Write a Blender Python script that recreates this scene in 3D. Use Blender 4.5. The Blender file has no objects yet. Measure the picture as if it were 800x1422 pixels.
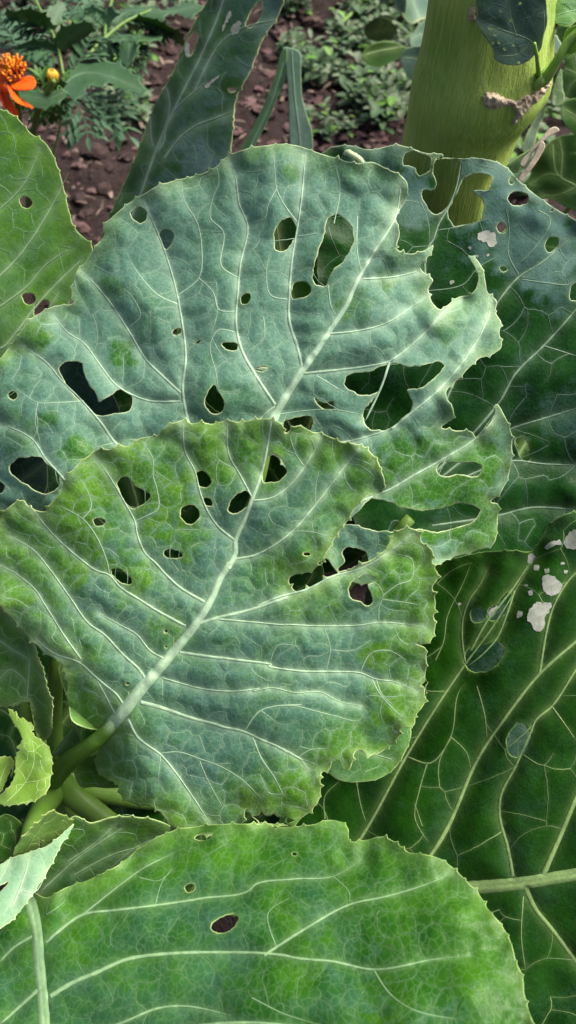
import bpy, bmesh, math, random
import numpy as np
from mathutils import Vector, noise, kdtree
from mathutils.geometry import delaunay_2d_cdt

# ------------------------------------------------------------------ camera, sky, sun, exposure
scene = bpy.context.scene
col = scene.collection
FOC = 1034.0                      # focal length in photo pixels (photo 800 x 1422)
DEP = math.radians(55)            # the phone looks down at the plants
CAM = np.array([0.0, 0.0, 0.85])
FWD = np.array([0.0, math.cos(DEP), -math.sin(DEP)])
UPV = np.array([0.0, math.sin(DEP), math.cos(DEP)])
RGT = np.array([1.0, 0.0, 0.0])

cam_data = bpy.data.cameras.new('camera')
cam = bpy.data.objects.new('camera', cam_data)
col.objects.link(cam)
cam.location = CAM
cam.rotation_euler = (math.pi / 2 - DEP, 0, 0)
cam_data.sensor_fit = 'VERTICAL'
cam_data.sensor_height = 36
cam_data.sensor_width = 20.25
cam_data.lens = FOC / 1422 * 36
cam_data.clip_start = 0.02
cam_data.clip_end = 300
cam_data.dof.use_dof = True
cam_data.dof.focus_distance = 0.42
cam_data.dof.aperture_fstop = 11.0
scene.camera = cam

SUN_EL, SUN_AZ = math.radians(52), math.radians(70)     # azimuth from +Y towards +X
world = bpy.data.worlds.new('World')
scene.world = world
world.use_nodes = True
wn = world.node_tree
sky = wn.nodes.new('ShaderNodeTexSky')
sky.sky_type = 'NISHITA'
sky.sun_disc = False
sky.sun_elevation = SUN_EL
sky.sun_rotation = SUN_AZ
sky.air_density = 1.0
sky.dust_density = 8.0
sky.ozone_density = 0.4
bg = wn.nodes['Background']
bg.inputs['Strength'].default_value = 0.085
wn.links.new(sky.outputs[0], bg.inputs[0])

sun_data = bpy.data.lights.new('sun', 'SUN')
sun_data.energy = 3.0
sun_data.angle = math.radians(30)
sun_data.color = (1.0, 0.96, 0.88)
sun = bpy.data.objects.new('sun', sun_data)
col.objects.link(sun)
sdir = Vector((math.sin(SUN_AZ) * math.cos(SUN_EL), math.cos(SUN_AZ) * math.cos(SUN_EL), math.sin(SUN_EL)))
sun.rotation_euler = sdir.to_track_quat('Z', 'Y').to_euler()
sun.location = (0, 0, 4)

vs = scene.view_settings
vs.view_transform = 'Standard'
vs.look = 'None'
vs.gamma = 1
vs.use_curve_mapping = False
vs.exposure = 1.0
scene.render.engine = 'CYCLES'
scene.cycles.max_bounces = 5
scene.cycles.diffuse_bounces = 3
scene.cycles.glossy_bounces = 2
scene.cycles.transmission_bounces = 4

# ------------------------------------------------------------------ tracing helpers
# each two-letter code is the corner and enlargement of the crop in which a run of points was measured
TILE = {'FU': (0, 0, 1), 'T1': (0, 0, 2), 'T2': (400, 0, 2), 'T3': (0, 300, 2), 'T4': (350, 300, 16 / 9), 'T5': (0, 580, 2),
        'T6': (350, 680, 16 / 9), 'T7': (0, 860, 2), 'T8': (350, 1020, 16 / 9),
        'A1': (0, 0, 4), 'A2': (180, 0, 10 / 3), 'A3': (380, 0, 10 / 3), 'A4': (600, 0, 4), 'A5': (540, 180, 40 / 13),
        'A6': (0, 840, 4), 'A7': (0, 1040, 3.2), 'A8': (580, 680, 40 / 11),
        'B1': (0, 560, 80 / 27), 'B2': (250, 560, 8 / 3), 'B3': (100, 780, 8 / 3), 'B4': (350, 720, 8 / 3),
        'B5': (120, 960, 8 / 3), 'B6': (350, 940, 80 / 27), 'B7': (0, 330, 8 / 3), 'B8': (180, 190, 2.5)}

def pts(s):
    ox, oy, k = 0, 0, 1
    out = []
    for w in s.split():
        if w in TILE:
            ox, oy, k = TILE[w]
        else:
            a, b = w.split(',')
            out.append((ox + float(a) / k, oy + float(b) / k))
    return np.array(out)

def rays(p):
    p = np.atleast_2d(np.asarray(p, float))
    return ((p[:, :1] - 400) / FOC) * RGT + ((711 - p[:, 1:2]) / FOC) * UPV + FWD

def at(x, y, d):
    """world point seen at photo point (x, y), d metres in front of the camera"""
    return CAM + d * rays((x, y))[0]

def ground_at(x, y, z=0.0):
    r = rays((x, y))[0]
    return CAM + r * ((z - CAM[2]) / r[2])

def catmull(P, step, closed):
    P = np.asarray(P, float)
    n = len(P)
    if n < 3 and not closed:
        m = max(2, int(np.linalg.norm(P[-1] - P[0]) / step))
        return P[0] + (P[-1] - P[0]) * np.linspace(0, 1, m + 1)[:, None]
    out = []
    for i in range(n if closed else n - 1):
        if closed:
            p0, p1, p2, p3 = P[i - 1], P[i], P[(i + 1) % n], P[(i + 2) % n]
        else:
            p0, p1, p2, p3 = P[max(i - 1, 0)], P[i], P[i + 1], P[min(i + 2, n - 1)]
        d1 = np.linalg.norm(p2 - p1)
        if d1 < 1e-6:
            continue
        # tangents limited by the segment so that uneven spacing cannot make loops
        def tang(a, b, c):
            la, lb = np.linalg.norm(b - a) + 1e-6, np.linalg.norm(c - b) + 1e-6
            return ((b - a) / la + (c - b) / lb) * 0.5 * d1
        m1, m2 = tang(p0, p1, p2), tang(p1, p2, p3)
        k = max(1, int(round(d1 / step)))
        t = (np.arange(k) / k)[:, None]
        out.append((2 * t**3 - 3 * t**2 + 1) * p1 + (t**3 - 2 * t**2 + t) * m1 + (-2 * t**3 + 3 * t**2) * p2 + (t**3 - t**2) * m2)
    if not closed:
        out.append(P[-1:])
    return np.vstack(out)

def area2(P):
    x, y = P[:, 0], P[:, 1]
    return 0.5 * np.sum(x * np.roll(y, -1) - np.roll(x, -1) * y)

def inside(Q, loops):
    Q = np.asarray(Q, float)
    c = np.zeros(len(Q), bool)
    for P in loops:
        A, B = P, np.roll(P, -1, 0)
        for (x0, y0), (x1, y1) in zip(A, B):
            if y0 == y1:
                continue
            m = (y0 > Q[:, 1]) != (y1 > Q[:, 1])
            if m.any():
                xi = x0 + (Q[m, 1] - y0) * (x1 - x0) / (y1 - y0)
                c[m] ^= Q[m, 0] < xi
    return c

def kd_of(P):
    k = kdtree.KDTree(len(P))
    for i, p in enumerate(P):
        k.insert((p[0], p[1], 0), i)
    k.balance()
    return k

def kd_dist(k, Q):
    return np.array([k.find((q[0], q[1], 0))[2] for q in Q])

def nz(Q, scale, seed=0.0):
    return np.array([noise.noise(Vector((q[0] / scale, q[1] / scale, seed))) for q in Q])

def sstep(x, a, b):
    t = np.clip((x - a) / (b - a), 0, 1)
    return t * t * (3 - 2 * t)

# ------------------------------------------------------------------ object helpers
def tag(o, label=None, cat=None, group=None, kind=None):
    if label: o['label'] = label
    if cat: o['category'] = cat
    if group: o['group'] = group
    if kind: o['kind'] = kind
    return o

def empty(name, loc, label, cat, group=None):
    o = bpy.data.objects.new(name, None)
    col.objects.link(o)
    o.location = loc
    o.empty_display_size = 0.05
    return tag(o, label, cat, group)

def world_loc(o):
    v = Vector((0, 0, 0))
    while o:
        v += Vector(o.location)
        o = o.parent
    return v

def mesh_obj(name, V, F, mats, parent=None, origin=None, smooth=True, attrs=None):
    """V are world coordinates; the object's origin is set at `origin`"""
    V = np.asarray(V, float)
    o0 = np.array(origin if origin is not None else V.mean(0))
    me = bpy.data.meshes.new(name)
    me.from_pydata((V - o0).tolist(), [], [tuple(int(i) for i in f) for f in F])
    if smooth:
        me.polygons.foreach_set('use_smooth', [True] * len(me.polygons))
    for m in (mats if isinstance(mats, (list, tuple)) else [mats]):
        me.materials.append(m)
    for k, a in (attrs or {}).items():
        at_ = me.attributes.new(k, 'FLOAT_COLOR', 'POINT')
        a = np.asarray(a, float)
        c = np.ones((len(V), 4))
        c[:, :a.shape[1]] = a
        at_.data.foreach_set('color', c.ravel())
    me.update()
    o = bpy.data.objects.new(name, me)
    col.objects.link(o)
    if parent is not None:
        o.parent = parent
        o.location = Vector(o0) - world_loc(parent)
    else:
        o.location = o0
    return o

# ------------------------------------------------------------------ materials
def lin(c):
    return tuple(((v / 255) / 12.92 if v / 255 <= 0.04045 else (((v / 255) + 0.055) / 1.055) ** 2.4) for v in c) + (1,)

class NT:
    def __init__(s, name):
        s.m = bpy.data.materials.new(name)
        s.m.use_nodes = True
        s.t = s.m.node_tree
        s.t.nodes.clear()
        s.out = s.t.nodes.new('ShaderNodeOutputMaterial')
    def n(s, kind, **kw):
        nd = s.t.nodes.new(kind)
        for k, v in kw.items():
            if k in nd.bl_rna.properties and k != 'inputs':
                setattr(nd, k, v)
        return nd
    def l(s, a, b):
        s.t.links.new(a, b)
    def put(s, sock, v):
        if hasattr(v, 'node'):
            s.l(v, sock)
        else:
            sock.default_value = v
    def mix(s, f, a, b, mode='MIX'):
        nd = s.n('ShaderNodeMix', data_type='RGBA', blend_type=mode)
        s.put(nd.inputs[0], f); s.put(nd.inputs[6], a); s.put(nd.inputs[7], b)
        return nd.outputs[2]
    def math(s, op, a, b=0.0, clamp=False):
        nd = s.n('ShaderNodeMath', operation=op)
        nd.use_clamp = clamp
        s.put(nd.inputs[0], a); s.put(nd.inputs[1], b)
        return nd.outputs[0]
    def noise(s, scale, detail=3, rough=0.55, vec=None):
        nd = s.n('ShaderNodeTexNoise')
        nd.inputs['Scale'].default_value = scale
        nd.inputs['Detail'].default_value = detail
        nd.inputs['Roughness'].default_value = rough
        if vec is not None: s.l(vec, nd.inputs['Vector'])
        return nd.outputs[0]
    def ramp(s, f, a, b, lo=0.0, hi=1.0):
        nd = s.n('ShaderNodeMapRange')
        nd.inputs[1].default_value = a; nd.inputs[2].default_value = b
        nd.inputs[3].default_value = lo; nd.inputs[4].default_value = hi
        s.l(f, nd.inputs[0])
        return nd.outputs[0]
    def bump(s, h, strength, dist):
        nd = s.n('ShaderNodeBump')
        nd.inputs['Strength'].default_value = strength
        nd.inputs['Distance'].default_value = dist
        s.l(h, nd.inputs['Height'])
        return nd.outputs[0]
    def surf(s, base, rough=0.5, normal=None, transl=0.0, tcol=None, spec=0.4, sheen=0.0):
        p = s.n('ShaderNodeBsdfPrincipled')
        s.put(p.inputs['Base Color'], base)
        s.put(p.inputs['Roughness'], rough)
        p.inputs['Specular IOR Level'].default_value = spec
        if normal is not None: s.l(normal, p.inputs['Normal'])
        if transl > 0:
            t = s.n('ShaderNodeBsdfTranslucent')
            s.put(t.inputs['Color'], tcol if tcol is not None else base)
            mx = s.n('ShaderNodeMixShader')
            mx.inputs[0].default_value = transl
            s.l(p.outputs[0], mx.inputs[1]); s.l(t.outputs[0], mx.inputs[2])
            s.l(mx.outputs[0], s.out.inputs[0])
        else:
            s.l(p.outputs[0], s.out.inputs[0])
        return s.m

def leaf_material(name, green, deep, bloom, vein, margin, rough=0.48, transl=0.2, spec=0.25, speck=0.5, fine_veins=0.13, tcol=(0.22, 0.42, 0.04, 1)):
    """waxy brassica leaf: attribute look = (bloom, vein halo, pale margin)"""
    t = NT(name)
    a = t.n('ShaderNodeAttribute'); a.attribute_name = 'look'
    sep = t.n('ShaderNodeSeparateColor'); t.l(a.outputs['Color'], sep.inputs[0])
    oc = t.n('ShaderNodeTexCoord').outputs['Object']
    big, mid, fine = t.noise(45, 2, 0.6, oc), t.noise(160, 3, 0.65, oc), t.noise(700, 3, 0.7, oc)
    g = t.mix(t.ramp(big, 0.35, 0.65), deep, green)
    # the wax is rubbed and streaked, never even
    w = t.math('ADD', sep.outputs[0], t.math('MULTIPLY', t.math('SUBTRACT', mid, 0.5), 0.9))
    w = t.math('ADD', w, t.math('MULTIPLY', t.math('SUBTRACT', fine, 0.5), 1.3), True)
    w = t.math('MULTIPLY', w, t.ramp(sep.outputs[0], 0.0, 0.12))
    c = t.mix(w, g, bloom)
    c = t.mix(sep.outputs[1], c, vein)
    # finest veinlets
    vw = t.n('ShaderNodeVectorMath', operation='ADD'); t.l(oc, vw.inputs[0])
    nd = t.n('ShaderNodeTexNoise'); nd.inputs['Scale'].default_value = 220; t.l(oc, nd.inputs['Vector'])
    sc_ = t.n('ShaderNodeVectorMath', operation='SCALE'); t.l(nd.outputs[1], sc_.inputs[0]); sc_.inputs['Scale'].default_value = 0.004
    t.l(sc_.outputs[0], vw.inputs[1])
    vo = t.n('ShaderNodeTexVoronoi', feature='DISTANCE_TO_EDGE'); vo.inputs['Scale'].default_value = 260; t.l(vw.outputs[0], vo.inputs['Vector'])
    c = t.mix(t.ramp(vo.outputs['Distance'], 0.0, 0.10, fine_veins, 0.0), c, vein)
    # specks of dirt, pits
    sp = t.math('MULTIPLY', t.ramp(fine, 0.70, 0.80), speck)
    c = t.mix(sp, c, (0.02, 0.045, 0.015, 1))
    c = t.mix(sep.outputs[2], c, margin)
    h = t.math('ADD', t.math('MULTIPLY', fine, 0.35), t.math('MULTIPLY', mid, 0.9))
    nrm = t.bump(h, 0.42, 0.0014)
    rg = t.ramp(w, 0.0, 1.0, rough - 0.1, rough + 0.16)
    return t.surf(c, rg, nrm, transl, tcol, spec)

def vein_material(name, vein, leafcol, rough=0.45, transl=0.15):
    t = NT(name)
    a = t.n('ShaderNodeAttribute'); a.attribute_name = 'look'
    sep = t.n('ShaderNodeSeparateColor'); t.l(a.outputs['Color'], sep.inputs[0])
    oc = t.n('ShaderNodeTexCoord').outputs['Object']
    n1 = t.noise(400, 3, 0.6, oc)
    f = t.math('MULTIPLY', sep.outputs[0], t.ramp(n1, 0.25, 0.6, 0.65, 1.0))
    c = t.mix(f, leafcol, vein)
    return t.surf(c, rough, t.bump(n1, 0.3, 0.0006), transl, vein, 0.35)

def plain_material(name, c1, c2, scale=60, rough=0.6, transl=0.0, bump=0.3, bdist=0.001, spec=0.3, stretch=None, c3=None):
    t = NT(name)
    oc = t.n('ShaderNodeTexCoord').outputs['Object']
    if stretch:
        mp = t.n('ShaderNodeMapping'); t.l(oc, mp.inputs[0]); mp.inputs['Scale'].default_value = stretch
        oc = mp.outputs[0]
    n1, n2 = t.noise(scale, 5, 0.6, oc), t.noise(scale * 5, 4, 0.65, oc)
    c = t.mix(t.ramp(n1, 0.3, 0.7), c1, c2)
    if c3: c = t.mix(t.ramp(n2, 0.58, 0.7), c, c3)
    return t.surf(c, rough, t.bump(n2, bump, bdist), transl, None, spec)

M = {}
PALE_RIM = (0.50, 0.60, 0.30, 1)
def kind(key, green, deep, bloom, vein, margin, **kw):
    M[key] = leaf_material(key + '_leaf', green, deep, bloom, vein, margin, **kw)
    mid = tuple(0.3 * green[i] + 0.7 * bloom[i] for i in range(3)) + (1,)
    M[key + '_vein'] = vein_material(key + '_vein', vein, mid)
    M[key + '_rim'] = plain_material(key + '_rim', margin, tuple(c * 0.8 for c in margin[:3]) + (1,), 300, 0.5, 0.3)

kind('wax', (0.088, 0.24, 0.012, 1), (0.04, 0.155, 0.014, 1), (0.074, 0.19, 0.138, 1), (0.55, 0.76, 0.50, 1), (0.55, 0.66, 0.30, 1))
kind('wax_back', (0.05, 0.185, 0.014, 1), (0.026, 0.12, 0.018, 1), (0.098, 0.228, 0.165, 1), (0.55, 0.76, 0.54, 1), (0.55, 0.66, 0.36, 1))
kind('green', (0.07, 0.215, 0.012, 1), (0.03, 0.13, 0.012, 1), (0.08, 0.22, 0.10, 1), (0.34, 0.52, 0.28, 1), (0.46, 0.62, 0.25, 1))
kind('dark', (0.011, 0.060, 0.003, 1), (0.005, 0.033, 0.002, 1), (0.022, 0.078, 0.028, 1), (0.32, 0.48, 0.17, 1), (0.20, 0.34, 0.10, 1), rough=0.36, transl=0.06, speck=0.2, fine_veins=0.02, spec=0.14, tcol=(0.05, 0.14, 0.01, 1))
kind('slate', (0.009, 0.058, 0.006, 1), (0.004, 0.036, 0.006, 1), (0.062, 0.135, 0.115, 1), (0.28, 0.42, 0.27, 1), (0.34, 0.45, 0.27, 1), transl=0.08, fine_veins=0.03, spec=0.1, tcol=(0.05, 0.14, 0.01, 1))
kind('fresh', (0.13, 0.33, 0.02, 1), (0.07, 0.23, 0.02, 1), (0.14, 0.31, 0.15, 1), (0.42, 0.62, 0.32, 1), (0.52, 0.68, 0.28, 1), transl=0.28)
kind('young', (0.20, 0.40, 0.03, 1), (0.14, 0.32, 0.03, 1), (0.34, 0.52, 0.25, 1), (0.36, 0.55, 0.15, 1), (0.55, 0.68, 0.25, 1), transl=0.35)
kind('pale', (0.11, 0.27, 0.05, 1), (0.08, 0.22, 0.05, 1), (0.15, 0.31, 0.19, 1), (0.45, 0.6, 0.4, 1), (0.52, 0.66, 0.36, 1))
kind('bottom', (0.042, 0.155, 0.007, 1), (0.012, 0.078, 0.007, 1), (0.033, 0.115, 0.058, 1), (0.30, 0.48, 0.24, 1), (0.40, 0.56, 0.20, 1), spec=0.15)
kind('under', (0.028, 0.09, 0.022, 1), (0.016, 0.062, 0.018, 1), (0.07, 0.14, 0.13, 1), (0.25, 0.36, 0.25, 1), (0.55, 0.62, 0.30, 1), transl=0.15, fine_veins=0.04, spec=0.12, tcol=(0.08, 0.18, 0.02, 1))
M['petiole'] = plain_material('petiole', (0.085, 0.19, 0.022, 1), (0.15, 0.27, 0.055, 1), 40, 0.45, 0.05)
M['petiole_fade'] = vein_material('front_petiole', (0.50, 0.68, 0.42, 1), (0.085, 0.19, 0.022, 1))
M['papery'] = plain_material('papery_patch', (0.52, 0.54, 0.49, 1), (0.30, 0.34, 0.26, 1), 200, 0.8, 0.25, 0.3, 0.0008, 0.1, None, (0.30, 0.31, 0.23, 1))
M['straw'] = plain_material('straw', (0.60, 0.50, 0.33, 1), (0.42, 0.30, 0.18, 1), 60, 0.75, 0.2, 0.5, 0.001, 0.15)

# ------------------------------------------------------------------ the leaf builder
class Surf:
    """a leaf blade: a plane set in the garden by three points, bent by folds, droop, ruffles and the quilting between veins"""
    def __init__(s, plane, folds=(), droop=0, ruffle=0, wave=0, seed=0):
        P = np.array([at(*p) for p in plane])
        n = np.cross(P[1] - P[0], P[2] - P[0]); n /= np.linalg.norm(n)
        if n @ FWD > 0: n = -n
        s.P0, s.n, s.folds, s.droop, s.ruffle, s.wave, s.seed = P[0], n, folds, droop, ruffle, wave, seed
        s.mpp = np.mean([p[2] for p in plane]) / FOC       # metres per photo pixel at the leaf
        s.rib = s.kmain = s.knet = s.kedge = None
        s.quilt = s.quilt2 = 0
        s.qs, s.qs2 = 16.0, 6.0
    def height(s, Q):
        Q = np.atleast_2d(np.asarray(Q, float))
        h = np.zeros(len(Q))
        for (x0, y0, x1, y1, slope, soft, qx, qy) in s.folds:      # the blade bends along this crease, on the side of (qx, qy)
            d = np.array([x1 - x0, y1 - y0], float); L = np.hypot(*d); d /= L
            nn = np.array([-d[1], d[0]])
            if (qx - x0) * nn[0] + (qy - y0) * nn[1] < 0: nn = -nn
            sd = (Q[:, 0] - x0) * nn[0] + (Q[:, 1] - y0) * nn[1]
            al = (Q[:, 0] - x0) * d[0] + (Q[:, 1] - y0) * d[1]
            w = sstep(al, -0.45 * L, 0.15 * L) * (1 - sstep(al, 0.85 * L, 1.45 * L))
            sp = soft * np.logaddexp(0, np.clip(sd / soft, -40, 40))
            h += slope * np.minimum(sp, 160) * s.mpp * w
        if s.rib is not None and s.droop:
            h += -s.droop * (kd_dist(s.rib, Q) / 300.0) ** 2
        if s.wave:
            h += s.wave * (nz(Q, 170, s.seed) + 0.5 * nz(Q, 75, s.seed + 5))
        if s.ruffle and s.kedge is not None:
            e = kd_dist(s.kedge, Q)
            h += s.ruffle * (1 - sstep(e, 0, 75)) * (nz(Q, 48, s.seed + 9) + 0.5 * nz(Q, 24, s.seed + 3))
        if s.quilt and s.kmain is not None:
            d = kd_dist(s.kmain, Q)
            h += s.quilt * (1 - np.exp(-(d / s.qs))) * (0.75 + 0.5 * nz(Q, 60, s.seed + 2))
        if s.quilt2 and s.knet is not None:
            d = kd_dist(s.knet, Q)
            h += s.quilt2 * (1 - np.exp(-(d / s.qs2) ** 2)) * (0.8 + 0.6 * nz(Q, 40, s.seed + 7))
        return h
    def world(s, Q, lift=0.0):
        Q = np.atleast_2d(np.asarray(Q, float))
        h = s.height(Q) + lift
        r = rays(Q)
        t = (h + (s.P0 - CAM) @ s.n) / (r @ s.n)
        return CAM + r * t[:, None]

def tube_mesh(C, R, sides=8, nrm=None, flat=1.0, cap=True):
    """C world centres, R radii in metres -> V, F"""
    C = np.asarray(C, float); n = len(C)
    T = np.gradient(C, axis=0); T /= np.linalg.norm(T, axis=1)[:, None] + 1e-12
    V, F = [], []
    up = np.array(nrm if nrm is not None else (0.13, 0.2, 0.97), float)
    for i in range(n):
        a = np.cross(up, T[i])
        if np.linalg.norm(a) < 1e-4: a = np.cross((1, 0, 0), T[i])
        a /= np.linalg.norm(a); b = np.cross(T[i], a)
        for k in range(sides):
            th = 2 * math.pi * k / sides
            V.append(C[i] + R[i] * (math.cos(th) * a + flat * math.sin(th) * b))
    for i in range(n - 1):
        for k in range(sides):
            k2 = (k + 1) % sides
            F.append((i * sides + k, i * sides + k2, (i + 1) * sides + k2, (i + 1) * sides + k))
    if cap:
        F.append(tuple(range(sides))[::-1]); F.append(tuple((n - 1) * sides + k for k in range(sides)))
    return V, F

def tube(name, P, mat, parent, sides=12, label=None, flat=1.0, nrm=None, steps=8, wob=0.0, fade=None):
    """P: (x, y, depth, radius in photo pixels) along the stalk"""
    P = np.array(P, float)
    W = np.array([at(*p[:3]) for p in P]); R = P[:, 3] * P[:, 2] / FOC
    D = np.hstack([W, R[:, None]])
    D = catmull_nd(D, steps)
    if wob:
        D[:, 3] *= 1 + wob * np.array([noise.noise(Vector((i * 0.35, P[0, 0], 0))) for i in range(len(D))])
    V, F = tube_mesh(D[:, :3], D[:, 3], sides, nrm, flat)
    at_ = None
    if fade: at_ = {'look': np.repeat(np.repeat(1 - sstep(np.linspace(0, 1, len(D)), *fade), sides)[:, None], 3, 1)}
    o = mesh_obj(name, V, F, mat, parent, origin=D[0, :3], attrs=at_)
    if label: o['label'] = label
    return o

def catmull_nd(P, k):
    P = np.asarray(P, float); n = len(P); out = []
    for i in range(n - 1):
        p0, p1, p2, p3 = P[max(i - 1, 0)], P[i], P[i + 1], P[min(i + 2, n - 1)]
        for t in np.arange(k) / k:
            out.append(0.5 * (2 * p1 + (p2 - p0) * t + (2 * p0 - 5 * p1 + 4 * p2 - p3) * t**2 + (3 * p1 - p0 - 3 * p2 + p3) * t**3))
    out.append(P[-1])
    return np.array(out)

def vein_mesh(S, P, w0, w1, lift, fade0=1.0, fade1=0.6, prof=5, hgt=0.16, step=4.0, blunt=0):
    """a tapering half-round rib lying on the blade; P photo points; widths in photo pixels"""
    P = catmull(P, step, False)
    n = len(P)
    if n < 2: return [], [], []
    d = np.gradient(P, axis=0); d /= np.linalg.norm(d, axis=1)[:, None] + 1e-9
    side = np.stack([-d[:, 1], d[:, 0]], 1)
    t = np.linspace(0, 1, n)
    w = w0 + (w1 - w0) * t ** 0.8
    w = w * (1 + (0.07 if prof > 5 else 0.2) * nz(P, 9, 3.3))
    if prof == 5: w = w * np.clip((1 - t) / 0.14, 0.25, 1)
    if blunt: w = w * np.sqrt(np.clip(t / blunt, 0.02, 1))
    V, look, F = [], [], []
    for k in range(prof):
        u = -1 + 2 * k / (prof - 1)
        Q = P + side * (u * w / 2)[:, None]
        hh = math.cos(u * math.pi / 2)
        lf = lift + (hgt * w * S.mpp + 0.00012) * hh
        Qw = S.world(Q, lf if prof > 2 else lift)
        V.append(Qw)
        f = (fade0 + (fade1 - fade0) * t) * (0.55 + 0.45 * hh if prof > 2 else 1.0)
        look.append(f)
    V = np.stack(V, 1).reshape(-1, 3); look = np.stack(look, 1).reshape(-1, 1)
    for i in range(n - 1):
        for k in range(prof - 1):
            a = i * prof + k
            F.append((a, a + prof, a + prof + 1, a + 1))
    return V, F, np.repeat(look, 3, 1)

def face_to_cam(V, F):
    V = np.asarray(V)
    F = [list(f) for f in F]
    if not F: return F
    A = np.array([f[:3] for f in F])
    n = np.cross(V[A[:, 1]] - V[A[:, 0]], V[A[:, 2]] - V[A[:, 0]])
    c = V[A].mean(1) - CAM
    bad = (n * c).sum(1) > 0
    return [f[::-1] if b else f for f, b in zip(F, bad)]

def network(S, loops, cell, rng, kmain, box):
    """the net of small veins: cells of an irregular mosaic whose corners are pulled on to the main veins"""
    x0, y0, x1, y1 = box
    sites, row, y = [], 0, y0 - 2 * cell
    while y < y1 + 2 * cell:
        x = x0 - 2 * cell + (row % 2) * cell / 2
        while x < x1 + 2 * cell:
            if rng.random() > 0.16: sites.append((x + rng.uniform(-0.5, 0.5) * cell, y + rng.uniform(-0.5, 0.5) * cell))
            x += cell
        y += cell * 0.87; row += 1
    r = delaunay_2d_cdt([Vector(p) for p in sites], [], [], 0, 1e-6)
    v = np.array([tuple(p) for p in r[0]])
    tri = [t for t in r[2] if len(t) == 3]
    cc = []
    for a, b, c in tri:
        A, B, C = v[a], v[b], v[c]
        d = 2 * (A[0] * (B[1] - C[1]) + B[0] * (C[1] - A[1]) + C[0] * (A[1] - B[1]))
        if abs(d) < 1e-6: cc.append((A + B + C) / 3); continue
        ux = ((A @ A) * (B[1] - C[1]) + (B @ B) * (C[1] - A[1]) + (C @ C) * (A[1] - B[1])) / d
        uy = ((A @ A) * (C[0] - B[0]) + (B @ B) * (A[0] - C[0]) + (C @ C) * (B[0] - A[0])) / d
        cc.append(np.array([ux, uy]) * 0.7 + 0.3 * (A + B + C) / 3)
    cc = np.array(cc)
    em = {}
    for i, t in enumerate(tri):
        for k in range(3):
            em.setdefault(tuple(sorted((t[k], t[(k + 1) % 3]))), []).append(i)
    onm = np.zeros(len(cc), bool)
    if kmain is not None:
        for i, p in enumerate(cc):
            co, _, dd = kmain.find((p[0], p[1], 0))
            if dd < 0.36 * cell:
                cc[i] = (co[0], co[1]); onm[i] = True
    ins = inside(cc, loops)
    E = []
    for e, ts in em.items():
        if len(ts) != 2: continue
        i, j = ts
        if not (ins[i] and ins[j]) or (onm[i] and onm[j]): continue
        L = np.linalg.norm(cc[i] - cc[j])
        if L < 1.5 or L > 2.2 * cell or rng.random() < 0.2: continue
        E.append((cc[i], cc[j]))
    return E

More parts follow.
